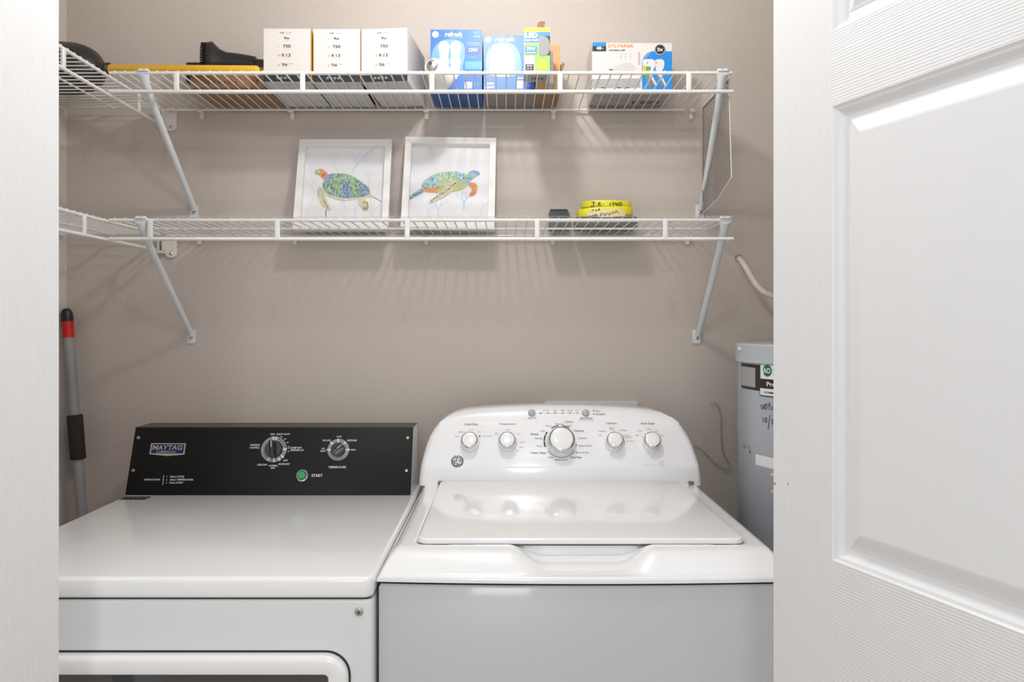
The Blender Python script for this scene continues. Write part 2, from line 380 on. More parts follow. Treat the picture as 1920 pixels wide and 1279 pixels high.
def brace(label, X, z, Xf):
    t = thing('shelf_brace', label, 'shelf brace', (X, YB, z-.267), 'diagonal shelf braces')
    zf = z-.262; b = B(); dx = Xf-X
    b.tube([(X, RY-.001, z-.003), (X, RY+.006, z-.018), (X+dx*.16, RY+.05, z-.061), (Xf, YB-.012, zf), (Xf, YB-.009, zf-.008)], [.0135, .0098, .0082, .0082, .0078], 'brace_white', n=14); b.out('strut', t)
    b = B(); b.slab(-.0115, .0115, -.020, .018, 0, .004, 'brace_white', rc=.004, rb=.0012, T=lambda x, y, h: Vector((Xf-.003+x, YB-h, zf-.010+y)))
    b.out('foot_plate', t)
    b = B(); b.lathe([(.0042, 0), (.0042, .0015), (.002, .003), (0, .0032)], (Xf-.003, YB-.004, zf-.014), (0, -1, 0), 'steel', n=12); b.out('screw', t)
    b = B()
    b.slab(X-.013, X+.013, RY-.008, RY+.010, z+.0025, z+.0065, 'brace_white', rc=.004, rb=.001)
    for k in (-1, 1): b.slab(X+k*.0065-.005, X+k*.0065+.005, RY-.006, RY+.004, z+.006, z+.009, 'brace_white', rc=.003, rb=.001)
    b.out('saddle', t)
    return t
brace('white diagonal brace under left end of the shelf with bulb boxes', -.832, ZU, -.840)
brace('white diagonal brace under left end of the shelf with turtle pictures', -.838, ZL, -.848)
brace('white diagonal brace beside the wire mesh panel, under the bulb box shelf', .497, ZU, .526)
brace('white diagonal brace under right end of the shelf with turtle pictures, above the washer', .503, ZL, .518)

def wall_bracket(label, z):
    t = thing('wall_bracket', label, 'bracket', (-.905, YB, z-.055), 'white plates holding the shelf ends')
    b = B(); X = -.905
    b.slab(-.016, .016, -.052, .012, 0, .007, 'clip_white', rc=.013, rb=.0015, T=lambda x, y, h: Vector((X+x, YB-h, z+y))); b.out('plate', t)
    b = B(); b.box(X-.030, X-.0145, YB-.022, YB, z-.040, z-.034, 'clip_white'); b.box(X-.0175, X-.0145, YB-.020, YB-.001, z-.036, z+.004, 'clip_white'); b.box(X-.030, X-.027, YB-.020, YB-.001, z-.036, z+.004, 'clip_white'); b.out('socket', t)
    for dz in (-.041, .001):
        b = B(); b.lathe([(.0045, 0), (.0045, .0015), (.002, .0035), (0, .0036)], (X+.002, YB-.007, z+dz), (0, -1, 0), 'steel', n=12); b.out('screw', t)
wall_bracket('white end plate on the wall below the bulb box shelf', ZU-.004)
wall_bracket('white end plate on the wall below the turtle picture shelf', ZL-.008)

clip0 = None
def clip(X, z, label):
    global clip0
    if clip0 is None:
        t = thing('shelf_clip', label, 'clip', (X, YB, z), 'small white clips under the back rails')
        b = B(); b.slab(-.006, .006, -.021, .003, 0, .008, 'clip_white', rc=.0055, rb=.002, T=lambda x, y, h: Vector((X+x, YB-h, z+y))); b.out('clip_body', t)
        b = B(); b.tube([(X-.007, YB-.016, z), (X+.007, YB-.016, z)], .0052, 'clip_white', n=10); b.out('hook', t); clip0 = t
    else: dup(clip0, (X, YB, z), label=label)
for px, l in ((377, 'nearest the left wall bracket'), (547, 'below the white number boxes'), (800, 'below the loose spot bulb'), (1038, 'below the plain cardboard box'), (1297, 'right of the wide box')):
    clip((px-CX)/FPX*2.01, ZU-.004, 'small white plastic clip under the top shelf back rail, '+l)
for px, l in ((372, 'beside the left brace'), (552, 'below the turtle facing left'), (799, 'below the turtle facing right'), (1037, 'below the small black charger'), (1290, 'beside the right brace')):
    clip((px-CX)/FPX*2.01, ZL-.004, 'small white plastic clip under the lower shelf back rail, '+l)

# clear liner sheet on the lower shelf
b = B(); b.box(-.80, .552, 1.694, 2.0, DL+.0028, DL+.0036, 'clear_sheet')
b.out('shelf_liner', loc=(-.1, 1.85, DL), label='clear plastic liner sheet lying on the lower wire shelf, its corner poking out right', category='liner')
DL2 = DL+.0036

# wire mesh panel at the right end
t = thing('mesh_panel', 'grey wire mesh panel with bent white frame hanging between the two shelves', 'mesh panel', (.516, 1.86, 1.62))
XM = .516; poly = [(1.958, 1.898), (1.729, 1.898), (1.709, 1.668), (1.807, 1.640), (2.000, 1.618), (1.958, 1.65)]
b = B()
def clipseg(p, d):
    ts = []; n = len(poly)
    for i in range(n):
        a, c = Vector(poly[i]), Vector(poly[(i+1) % n]); e = c-a; den = d[0]*e.y-d[1]*e.x
        if abs(den) < 1e-9: continue
        w = a-Vector(p); tt = (w.x*e.y-w.y*e.x)/den; uu = (w.x*d[1]-w.y*d[0])/den
        if 0 <= uu <= 1: ts.append(tt)
    ts.sort(); return list(zip(ts[::2], ts[1::2]))
for ang in (35, -35):
    d = (math.cos(math.radians(ang)), math.sin(math.radians(ang))); nn = (-d[1], d[0])
    for k in range(-30, 31):
        p = (1.85+nn[0]*k*.0078, 1.76+nn[1]*k*.0078)
        for s0, s1 in clipseg(p, d):
            if s1-s0 > .002: b.tube([(XM, p[0]+d[0]*s0, p[1]+d[1]*s0), (XM, p[0]+d[0]*s1, p[1]+d[1]*s1)], .00062, 'mesh_wire', n=4, caps=False)
b.out('mesh', t)
for nm, seg, r, mm in (('front_edge', poly[1:3], .0016, 'mesh_frame'), ('corner_edge', poly[2:4], .0024, 'mesh_frame'), ('lower_edge', poly[3:5], .0018, 'mesh_frame'), ('back_edge', [poly[5], poly[0]], .0022, 'mesh_wire'), ('top_edge', poly[:2], .0022, 'mesh_wire')):
    b = B(); b.tube([(XM, *s) for s in seg], r, mm, n=8); b.out(nm, t)

# ------------------------------------------------------------------ top shelf goods
# plunger
t = thing('plunger', 'black rubber plunger with yellow handle lying across the top left shelf', 'plunger', (-1.03, 1.87, DU))
a = Vector((-1.0, 1.866, DU+.056)); e = Vector((-.589, 1.778, DU+.0225)); ax = (e-a).normalized(); b = B()
cb = Vector((-1.135, 1.894, DU+.0680))
ax2 = (a-cb).normalized()
b.lathe([(.058, .004), (.0645, 0), (.0655, .006), (.064, .03), (.0630, .055), (.0575, .078), (.047, .100), (.030, .115), (.0185, .122), (.0155, .128), (.0165, .138), (.0165, .148), (.0125, .152)], cb, ax2, 'rubber_black', n=36); b.out('rubber_cup', t)
b = B(); a2 = cb+ax2*.143
b.tube([a2, a2+(e-a2)*.5, e-(e-a2).normalized()*.006, e-(e-a2).normalized()*.002, e], [.0122, .0122, .0122, .0105, .006], 'yellow_handle', n=16); b.out('handle', t)
# cardboard box with handwriting
b = B(); cx0, cx1, cy0, ct = -.775, -.592, 1.832, DU+.050
b.box(cx0, cx1, cy0, 1.998, DU+.0003, ct, 'cardboard')
F = Plane((0, cy0, 0), (1, 0, 0), (0, 0, 1))
Z8 = lambda pts: [(360+x/8.25, 60+y/8.25) for x, y in pts]
for st in ([(195, 735), (215, 800), (262, 760)], [(250, 735), (265, 830)], [(345, 760), (350, 830)], [(400, 760), (425, 800), (440, 750)], [(470, 770), (490, 800), (520, 770)], [(570, 745), (560, 790), (600, 785), (615, 735)], [(600, 760), (640, 770)], [(660, 770), (700, 800)], [(990, 730), (1005, 780), (1030, 700)]):
    b.stroke(F, Z8(st), 1.3, 'marker')
b.out('cardboard_box', loc=(-.68, 1.9, DU), label='low brown cardboard box with marker writing under the black vacuum brush', category='box')
# black tools
t = thing('vacuum_brush', 'black vacuum dusting brush with bristles, lying on the low cardboard box', 'vacuum brush', (-.68, 1.905, ct))
Yb = 1.905; b = B(); zc = ct+.045
def ell(x, ry, rz, zc, n=24): return [Vector((x, Yb+ry*math.cos(2*PI*k/n), zc+rz*math.sin(2*PI*k/n))) for k in range(n)]
b.loops([ell(-.757, .028, .043, zc), ell(-.748, .029, .0445, zc), ell(-.740, .027, .038, zc-.002), ell(-.730, .024, .031, zc-.005), ell(-.712, .022, .0255, zc-.008), ell(-.68, .021, .024, zc-.010), ell(-.638, .019, .0215, zc-.015), ell(-.636, .0165, .0175, zc-.017), ell(-.592, .016, .0165, zc-.020)], 'plastic_black'); b.out('brush_body', t)
b = B()
for i in range(13):
    for j in (-1, 0, 1):
        zz = zc-.038+i*.0063; yy = Yb+j*.015*math.sqrt(max(0, 1-((zz-zc)/.044)**2)); b.tube([(-.753, yy, zz), (-.775, yy, zz+.0006)], [.0031, .0026], 'bristle', n=5)
b.out('bristles', t)
b = B(); b.slab(-.835, -.70, 1.945, 1.99, ct+.0002, ct+.052, 'plastic_black', rc=.004, rb=.003); b.out('vacuum_nozzle', loc=(-.77, 1.967, ct), label='flat black vacuum nozzle on the low cardboard box behind the yellow handle', category='vacuum nozzle')

# three white AIR boxes
b = B(); wB, hB, dB = .1125, .1285, .205
Fb = Plane((-.525, 1.79, DU), (1, 0, 0), (0, 0, 1))
xa = -.525-wB/2; b.box(xa, xa+wB, 1.79, 1.79+dB, DU+.0003, DU+hB, ['box_lines', 'box_white', 'box_white', 'side_gap_shade', 'box_white', 'box_white'])  # right side coloured dark for the shade between neighbouring cartons
def uvrect(b, F, u0, v0, u1, v1, m, off=.0004): b.pr(F, [(u0, v0), (u1, v0), (u1, v1), (u0, v1)], m, off)
uvrect(b, Fb, -wB/2, .0006, wB/2, .0175, 'box_dark')
b.text(Fb, 'AIR', 531-2, 61.5, 2.6, 'print_dark', w=9); b.text(Fb, '---', 542, 62, .6, 'print_mid', w=10)
b.text(Fb, '9w', 538, 71.5, 5, 'print_dark', w=10.5, bold=.012); b.text(Fb, '750', 538, 86.5, 5.6, 'print_dark', w=14.5, bold=.012)
b.text(Fb, '9.13', 536.5, 103.5, 5.6, 'print_dark', w=16.5, bold=.012); b.text(Fb, "'", 547, 101.5, 1.5, 'print_dark')
b.text(Fb, '56', 534.5, 121, 5.2, 'print_dark', w=9, bold=.012); b.text(Fb, '$', 528.5, 120, 3.5, 'print_dark'); b.text(Fb, '.18/yr', 545, 119.7, 2.2, 'print_mid', w=10)
for y, h in ((72.5, 1.0), (87, 1.2), (104, 2.2), (122, 1.8)): b.disc(Fb, 523, y, h, 'dot_orange')
for k in range(4): b.disc(Fb, 521+k*7, 146, 2.6, 'print_mid', off=.0007, n=12)
for y in (76, 92, 109, 127): b.prrect(Fb, 533, y, 542, y+.5, 'box_lines')
uvrect(b, Plane((-.525, 1.79, DU), (1, 0, 0), (0, 0, 1)), -wB/2, hB-.001, wB/2, hB-.0004, 'box_lines')
b.poly([(xa+wB+.0004, 1.79, DU+.0005), (xa+wB+.0004, 1.815, DU+.0005), (xa+wB+.0004, 1.815, DU+hB), (xa+wB+.0004, 1.79, DU+hB)], 'box_yellow')
air = b.out('bulb_carton', loc=(-.525, 1.79, DU), label='white carton printed 9w 750, leftmost of three, against the cardboard box', category='box', group='white number cartons on the top shelf')
dup(air, (-.4065, 1.793, DU-.0), 0, 'white carton printed 9w 750, middle one of the three on the top shelf')
# rightmost carton: same, with lined side
b3 = air.copy(); b3.data = air.data.copy(); S.collection.objects.link(b3); b3.location = (-.292, 1.790, DU); b3.rotation_euler = (0, 0, math.radians(-5.2))
b3['label'] = 'white carton printed 9w 750, rightmost of three, its lined white side showing'
for nm_ in ('box_yellow', 'side_gap_shade'): b3.data.materials[list(m.name for m in b3.data.materials).index(nm_)] = MATS['box_white']
bm = bmesh.new(); bm.from_mesh(b3.data); li = [m.name for m in b3.data.materials].index('box_lines')
for k in range(13):
    z0 = .022+k*.008
    vs = [bm.verts.new(p) for p in ((wB/2+.0004, .02, z0), (wB/2+.0004, .18, z0), (wB/2+.0004, .18, z0+.002), (wB/2+.0004, .02, z0+.002))]; f = bm.faces.new(vs); f.material_index = li
bm.to_mesh(b3.data); bm.free()

# loose spot bulb
t = thing('light_bulb', 'loose white spot bulb lying with its screw base forward, beside the white cartons', 'light bulb', (-.165, 1.80, DU))
ax = Vector((.17, .62, -.10)).normalized(); o = Vector((-.176, 1.752, 1.943)); b = B()
b.lathe([(.0160, .010), (.0200, .0105), (.0222, .015), (.0235, .030), (.0275, .048), (.0315, .062), (.0325, .070), (.030, .078), (.020, .084), (.001, .087)], o, ax, 'bulb_white', n=32); b.out('bulb_body', t)
b = B(); pf = [(.003, -.004), (.0095, 0)]
for k in range(3): pf += [(.0128, .002+k*.0034), (.0115, .0037+k*.0034)]
b.lathe(pf+[(.0128, .013)], o, ax, 'steel', n=24); b.out('screw_base', t)
b = B(); b.lathe([(.0035, -.0055), (.0042, -.004)], o, ax, 'print_dark', n=12); b.out('contact', t)

def gebox(name, x0, x1, y0, zt, mats, label, group, draw):
    b = B(); b.box(x0, x1, y0, 1.998, DU+.0003, zt, mats); F = Plane((0, y0, 0), (1, 0, 0), (0, 0, 1)); draw(b, F)
    return b.out(name, loc=((x0+x1)/2, (y0+1.998)/2, DU), label=label, category='box', **({'group': group} if group else {}))
Z3 = lambda pts: [(780+x/6.393, 30+y/6.393) for x, y in pts]
def z3(x, y): return (780+x/6.393, 30+y/6.393)
def star(b, F, x, y, r, m, off):
    for k in range(3): 
        a = k*PI/3; b.stroke(F, [(x-r*math.cos(a), y-r*math.sin(a)), (x+r*math.cos(a), y+r*math.sin(a))], .7, m, off+.0001*k)
def bulb2(b, F, cx, top, w, bot, m, off):
    b.smooth(F, [(cx-w*.5, top+w*.55), (cx-w*.3, top+w*.12), (cx, top), (cx+w*.3, top+w*.12), (cx+w*.5, top+w*.55), (cx+w*.42, (top+bot)/2), (cx+w*.25, bot), (cx-w*.25, bot), (cx-w*.42, (top+bot)/2)], m, off)
def d1(b, F):
    b.smooth(F, Z3([(190, 640), (185, 480), (230, 360), (330, 290), (480, 285), (570, 340), (585, 480), (560, 600), (540, 700), (300, 720)]), 'ge_glow', .0003)
    b.disc(F, *z3(233, 222), 6.2, 'white_print'); star(b, F, *z3(233, 222), 2.4, 'dot_orange', .0008)
    b.text(F, 'refresh', *z3(452, 220), 9.5, 'white_print', w=32, bold=.03); b.text(F, 'LED', *z3(592, 222), 3.5, 'ge_cyan', w=9)
    b.prrect(F, *z3(410, 256), *z3(560, 268), 'ge_glow', .0005)
    b.text(F, 'HD', *z3(730, 205), 6.5, 'ge_glow', w=12, bold=.03); b.prrect(F, *z3(692, 235), *z3(765, 258), 'ge_glow', .0005)
    for cx in (335, 475):
        x, y = z3(cx, 300); bulb2(b, F, x, y, 21.5, y+36, 'white_print', .0006)
        for dx in (-4, -1.3, 1.3, 4): b.prrect(F, x+dx-.25, y+6, x+dx+.25, y+26, 'bulb_line', .0009)
        x, y = z3(cx-2, 470); bulb2(b, F, x, y, 20.5, y+40, 'cream_print', .0011)
        for dx in (-4, -1.3, 1.3, 4): b.prrect(F, x+dx-.25, y+6, x+dx+.25, y+28, 'bulb_line', .0014)
    b.prrect(F, *z3(440, 690), *z3(490, 760), 'white_print', .0013); b.prrect(F, *z3(458, 735), *z3(472, 780), 'amber', .0016)
    b.prrect(F, *z3(590, 365), *z3(790, 450), 'ge_dark', .0005); b.text(F, '13W', *z3(688, 408), 7.5, 'white_print', w=17, bold=.04)
    b.prrect(F, *z3(615, 320), *z3(760, 333), 'ge_glow', .0005); b.prrect(F, *z3(610, 343), *z3(760, 355), 'ge_glow', .0005)
    b.text(F, '1500', *z3(682, 500), 4, 'ge_glow', w=12, bold=.03)
    b.prrect(F, *z3(590, 545), *z3(790, 640), 'ge_cyan', .0005); b.disc(F, *z3(680, 568), 2.2, 'ge_glow', .0008)
    b.prrect(F, *z3(600, 590), *z3(770, 602), 'ge_glow', .0008); b.prrect(F, *z3(625, 612), *z3(745, 624), 'ge_glow', .0008)
    b.prrect(F, *z3(582, 790), *z3(672, 870), 'white_print', .0005); b.disc(F, *z3(725, 825), 5, 'ge_pale', .0005)
    b.prrect(F, *z3(789, 165), *z3(794, 640), 'ge_glow', .0006)
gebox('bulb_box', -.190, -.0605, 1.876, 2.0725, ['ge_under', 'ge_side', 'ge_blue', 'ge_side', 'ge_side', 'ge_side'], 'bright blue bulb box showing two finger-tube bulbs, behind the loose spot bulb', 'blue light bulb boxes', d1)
def d2(b, F):
    b.smooth(F, Z3([(840, 640), (850, 460), (920, 350), (1040, 310), (1160, 340), (1240, 450), (1260, 640), (1200, 720), (900, 720)]), 'pale_glow', .0003)
    b.disc(F, *z3(866, 284), 5.8, 'white_print'); star(b, F, *z3(866, 284), 2.2, 'cream_print', .0008)
    b.text(F, 'refresh', *z3(1065, 280), 9.5, 'white_print', w=35, bold=.03)
    b.smooth(F, Z3([(885, 640), (875, 540), (910, 430), (970, 360), (1035, 335), (1100, 360), (1160, 430), (1185, 540), (1175, 640), (1120, 720), (940, 720)]), 'white_print', .0006, 6)
    for x in (930, 1120):
        b.stroke(F, Z3([(x, 420), (x+(10 if x > 1000 else -10), 560), (x, 640)]), 2.2, 'cream_print', .0009, sp=4)
        b.stroke(F, Z3([(x, 640), (x+8, 735)]), 1.0, 'amber', .0011); b.stroke(F, Z3([(x+20, 650), (x+14, 740)]), .8, 'amber', .0011)
    b.prrect(F, *z3(825, 700), *z3(1180, 702), 'ge_glow', .0006)
    b.text(F, '5000K', *z3(885, 812), 5, 'white_print', w=18, bold=.04); b.text(F, '100W', *z3(888, 855), 5.5, 'white_print', w=18, bold=.05)
    for y in (390, 430, 520, 585): b.prrect(F, *z3(1235, y), *z3(1280, y+12), 'ge_glow', .0005)
    b.prrect(F, *z3(1198, 740), *z3(1282, 755), 'white_print', .0005); b.prrect(F, *z3(1198, 775), *z3(1282, 870), 'white_print', .0005)
    b.prrect(F, *z3(1300, 800), *z3(1400, 880), 'ge_dark', .0005); b.text(F, '5 YEAR', *z3(1340, 835), 4, 'ge_glow', w=11)
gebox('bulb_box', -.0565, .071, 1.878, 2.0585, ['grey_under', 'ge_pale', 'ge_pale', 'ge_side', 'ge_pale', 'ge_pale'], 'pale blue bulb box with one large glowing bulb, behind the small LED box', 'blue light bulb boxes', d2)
def d3(b, F):
    z5 = lambda x, y: (900+x/7.994, 40+y/7.994)
    b.prrect(F, *z5(655, 92), *z5(1052, 155), 'led_yellow'); b.prrect(F, *z5(880, 160), *z5(1050, 225), 'led_sky', .0005); b.prrect(F, *z5(885, 222), *z5(1050, 510), 'led_black', .0005)
    b.smooth(F, [z5(*p) for p in ((890, 240), (960, 225), (1020, 260), (1046, 350), (1040, 440), (1000, 505), (890, 505))], 'led_bulb', .0009)
    b.text(F, 'LED', *z5(772, 212), 9.5, 'white_print', w=24, bold=.07, off=.0010); b.prrect(F, *z5(670, 162), *z5(880, 320), 'led_sky', .0005)
    b.text(F, 'Light Bulb', *z5(772, 285), 5, 'white_print', w=24, bold=.03, off=.001)
    b.prrect(F, *z5(670, 330), *z5(885, 515), 'led_green', .0005); b.prrect(F, *z5(672, 375), *z5(855, 492), 'led_sky', .0009)
    b.text(F, '75W', *z5(765, 415), 6, 'white_print', w=17, bold=.05, off=.0012); b.prrect(F, *z5(690, 465), *z5(840, 478), 'white_print', .0012)
    b.prrect(F, *z5(672, 520), *z5(815, 640), 'cream_print', .0005); b.prrect(F, *z5(680, 645), *z5(805, 735), 'led_black', .0005)
    b.text(F, '800', *z5(742, 668), 3.4, 'white_print', w=10, off=.001); b.text(F, '10 W', *z5(742, 710), 3.4, 'white_print', w=10, off=.001)
    b.prrect(F, *z5(820, 515), *z5(1045, 740), 'led_green', .0005); b.disc(F, *z5(932, 650), 8.6, 'led_yellow', .0009)
    b.disc(F, *z5(905, 625), .9, 'amber', .0012, n=8); b.disc(F, *z5(950, 625), .9, 'amber', .0012, n=8); b.stroke(F, [z5(885, 660), z5(930, 680), z5(970, 655)], .7, 'amber', .0012)
b = B(); x0, x1, y0, y1, zt = .0420, .1012, 1.727, 1.791, 2.0165
b.box(x0, x1, y0, y1, DU+.0005, zt, ['label_silver', 'led_yellow', 'white_print', 'cream_print', 'white_print', 'white_print']); d3(b, Plane((0, y0, 0), (1, 0, 0), (0, 0, 1)))
Fu = Plane((x0, y0, DU+.0002), (1, 0, 0), (0, -1, 0))
for i, (q, w) in enumerate(((0, 2), (4, 1), (7, 3), (13, 1), (16, 2), (20, 1), (23, 3), (28, 1))): b.poly([(x0+.018+q*.001, y0+.03, DU+.0002), (x0+.018+(q+w)*.001, y0+.03, DU+.0002), (x0+.018+(q+w)*.001, y0+.048, DU+.0002), (x0+.018+q*.001, y0+.048, DU+.0002)], 'led_black')
b.out('bulb_box', loc=(.07, 1.76, DU), label='small narrow yellow and green LED bulb box at front of the top shelf', category='box')
# plain cardboard box with torn flaps
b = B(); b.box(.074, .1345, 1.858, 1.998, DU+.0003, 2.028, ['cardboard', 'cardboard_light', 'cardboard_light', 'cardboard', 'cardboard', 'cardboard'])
def flap(b, pts, th, m):
    V = [Vector(p) for p in pts]; b.loops([V, [v+Vector((0, th, 0)) for v in V]], m, smooth=False)
Fc = lambda x, y, Y=1.86: P(900+x/7.994, 40+y/7.994, Y)
b.out('cardboard_box', loc=(.105, 1.93, DU), label='plain brown cardboard box with torn flaps behind the small LED box', category='box'); cbx = bpy.data.objects[-1] if False else None
cb_obj = [o for o in S.collection.objects if o.name.startswith('cardboard_box') and 'torn' in o.get('label', '')][0]
ORG[cb_obj.name] = Vector((.105, 1.93, DU))
b = B(); flap(b, [P(1006, 80, 1.9), P(1019, 80, 1.9), P(1019, 62, 1.9), P(1022, 40, 1.9), P(1014, 40, 1.9), P(1008, 43, 1.9), P(1007, 60, 1.9)], .003, 'cardboard'); b.out('flap', cb_obj)
b = B(); flap(b, [P(1049, 140, 1.87), P(1052, 140, 1.87), P(1059, 120, 1.87), P(1056, 117, 1.87), P(1051, 122, 1.87), P(1049, 117, 1.87)], .003, 'cardboard'); b.out('flap', cb_obj)
b = B(); b.box(.1035, .1135, 1.80, 1.85, DU+.0003, 1.335+(606-96)/1400*1.80, 'box_lines'); b.out('paper_sleeve', loc=(.108, 1.825, DU), label='thin white paper sleeve between the LED box and plain cardboard box', category='sleeve')
# orange lettered box
def d4(b, F):
    z6 = lambda x, y: (1100+x/8.824, 70+y/8.824)
    R = lambda x0, y0, x1, y1, m, off=.0005: b.prrect(F, *z6(x0, y0), *z6(x1, y1), m, off)
    R(95, 85, 322, 150, 'syl_blue'); R(95, 148, 322, 232, 'led_black'); b.text(F, '45', *z6(200, 180), 6, 'white_print', w=10, bold=.05, off=.0009); b.text(F, 'W', *z6(263, 186), 3, 'box_lines', off=.0009)
    b.text(F, 'SYLVANIA', *z6(565, 142), 6, 'syl_orange', w=48, bold=.02); b.text(F, 'DOUBLE LIFE', *z6(500, 215), 3, 'print_dark', w=31, shear=.3, bold=.02); b.prrect(F, *z6(650, 210), *z6(735, 220), 'box_lines', .0005)
    for x in (160, 215, 440, 480): R(x, 320, x+18, 345, 'box_lines')
    for x in (545, 620, 705): R(x, 262, x+45, 290, 'box_lines'); R(x+5, 300, x+35, 340, 'box_lines'); R(x+12, 350, x+28, 375, 'box_lines')
    R(855, 250, 882, 450, 'syl_red'); R(862, 255, 874, 445, 'box_white', .0008)
    b.smooth(F, [z6(*p) for p in ((430, 545), (480, 480), (600, 430), (700, 410), (760, 450), (800, 545))], 'box_lines'); R(370, 528, 430, 545, 'print_dark')
    # blue field
    b.prpx(F, [z6(*p) for p in ((915, 860), (1412, 860), (1412, 232), (1080, 232), (1000, 260), (940, 330), (915, 400))], 'syl_blue', .0004)
    b.smooth(F, [z6(*p) for p in ((918, 420), (935, 340), (985, 280), (1060, 240), (1030, 300), (960, 370))], 'ge_glow', .0006)
    for x in (925, 975, 1130):
        b.smooth(F, [z6(*p) for p in ((x, 400), (x+25, 370), (x+110, 365), (x+150, 400), (x+150, 480), (x+120, 560), (x+115, 640), (x+180, 780), (x+150, 800), (x+60, 650), (x+10, 520))], 'white_print', .0008+x*1e-7)
        b.prpx(F, [z6(*p) for p in ((x+30, 640), (x+75, 650), (x+165, 800), (x+110, 815))], 'print_mid', .0011)
    b.text(F, 'x', *z6(1000, 425), 3.5, 'syl_red', off=.0013); b.text(F, 'x', *z6(1150, 425), 3.5, 'syl_red', off=.0013)
    b.smooth(F, [z6(*p) for p in ((925, 490), (970, 475), (1000, 510), (985, 560), (930, 560))], 'led_yellow', .0014); b.smooth(F, [z6(*p) for p in ((985, 490), (1050, 490), (1062, 525), (1040, 550), (985, 555))], 'leaf_green', .0015); b.smooth(F, [z6(*p) for p in ((925, 615), (1035, 610), (1020, 655), (960, 645))], 'leaf_green', .0015)
    b.disc(F, *z6(1212, 208), 10.5, 'label_silver', .0016); b.disc(F, *z6(1212, 205), 8.6, 'led_black', .0019); b.text(F, '2x', *z6(1212, 205), 6.5, 'white_print', w=11.5, bold=.05, off=.0022)
    b.smooth(F, [z6(*p) for p in ((70, 800), (80, 730), (110, 695), (300, 690), (600, 685), (870, 685), (900, 700), (880, 770), (860, 830), (500, 838), (70, 838))], 'syl_grey', .0006)
    b.text(F, 'T', *z6(195, 760), 4, 'print_mid', off=.0009); b.stroke(F, [z6(60, 830), z6(75, 740), z6(105, 695)], .8, 'print_dark', .0009)
    for x in (370, 520, 700): R(x, 710, x+90, 790, 'label_silver', .0008)
    for x in (240, 500, 630): R(x, 828, x+70, 840, 'led_black', .0009)
x0, x1, y0 = .2165, .4172, 1.880
b = B(); b.box(x0, x1, y0, 1.998, DU+.0004, 2.0405, ['syl_grey', 'white_print', 'box_white', 'box_lines', 'box_white', 'box_white']); d4(b, Plane((0, y0, 0), (1, 0, 0), (0, 0, 1)))
zb = DU+.0001
def under(xa, xb, ya, yb2, m, z=zb): b.poly([(xa, ya, z), (xa, yb2, z), (xb, yb2, z), (xb, ya, z)], m)
under(.33, .40, 1.945, 1.972, 'led_black'); under(.335, .353, 1.948, 1.969, 'syl_grey', zb-.0002); under(.381, .396, 1.948, 1.969, 'syl_grey', zb-.0002)
for k in range(5): under(.357+k*.0045, .359+k*.0045, 1.948, 1.969, 'syl_grey', zb-.0002)
under(.335, .40, 1.918, 1.932, 'label_silver'); under(.23, .255, 1.92, 1.94, 'label_silver'); under(.27, .31, 1.93, 1.934, 'print_mid'); under(x0, x1, 1.985, 1.998, 'print_mid')
b.out('bulb_box', loc=(.317, 1.94, DU), label='wide white and blue bulb box with orange lettering near right end of the top shelf', category='box')

# ------------------------------------------------------------------ turtle pictures
Z6 = lambda pts: [(530+x/4.571, 240+y/4.571) for x, y in pts]
def picture(label, bl, w, h, roll, draw, yb=1.925, ytop=1.992):
    # bl: bottom-left corner (x); leaning back against the wall
    z0 = DL2+.0006; lean = math.asin((ytop-yb)/h)
    c, s_ = math.cos(roll), math.sin(roll); eyv = Vector((0, math.sin(lean), math.cos(lean))); exv = Vector((1, 0, 0))
    ex = exv*c+eyv*s_; ey = eyv*c-exv*s_
    F = Plane((bl, yb, z0+(abs(s_)*w if roll < 0 else 0)), ex, ey)
    t = thing('framed_picture', label, 'picture', (bl+w/2, yb, DL2), 'turtle pictures leaning on the wall')
    b = B(); fw, dp = .0180, .022
    T = F.T()
    rg = lambda i, hh: [T(i, i, hh), T(w-i, i, hh), T(w-i, h-i, hh), T(i, h-i, hh)]
    b.loops([rg(0, -dp), rg(0, -.001), rg(.001, 0), rg(fw-.001, 0), rg(fw, -.001), rg(fw, -dp)], 'frame_white', caps=False, smooth=False)
    b.poly(list(reversed(rg(0, -dp))), 'frame_white')
    b.out('frame', t)
    Fp = Plane(F.at(0, 0, -.017), ex, ey); b = B(); b.poly([Fp.at(fw-.001, fw-.001), Fp.at(w-fw+.001, fw-.001), Fp.at(w-fw+.001, h-fw+.001), Fp.at(fw-.001, h-fw+.001)], 'paper')
    draw(b, Fp); b.out('painting', t); return t
def coral(b, F, x, y, ang, ln, w, m, dep=0):
    if dep > 4 or ln < 8: return
    x2, y2 = x+ln*math.cos(ang), y-ln*math.sin(ang)
    b.stroke(F, Z6([(x, y), ((x+x2)/2+random.uniform(-3, 3), (y+y2)/2), (x2, y2)]), w, m, .0002+random.random()*.0003)
    for k in (-1, 1):
        if random.random() < .85: coral(b, F, x2, y2, ang+k*random.uniform(.25, .6), ln*random.uniform(.6, .85), w*.8, m, dep+1)
def spots(b, F, pts, r, m, off):
    for x, y in pts: b.disc(F, 530+x/4.571, 240+y/4.571, r, m, off+random.random()*.0002, n=7)
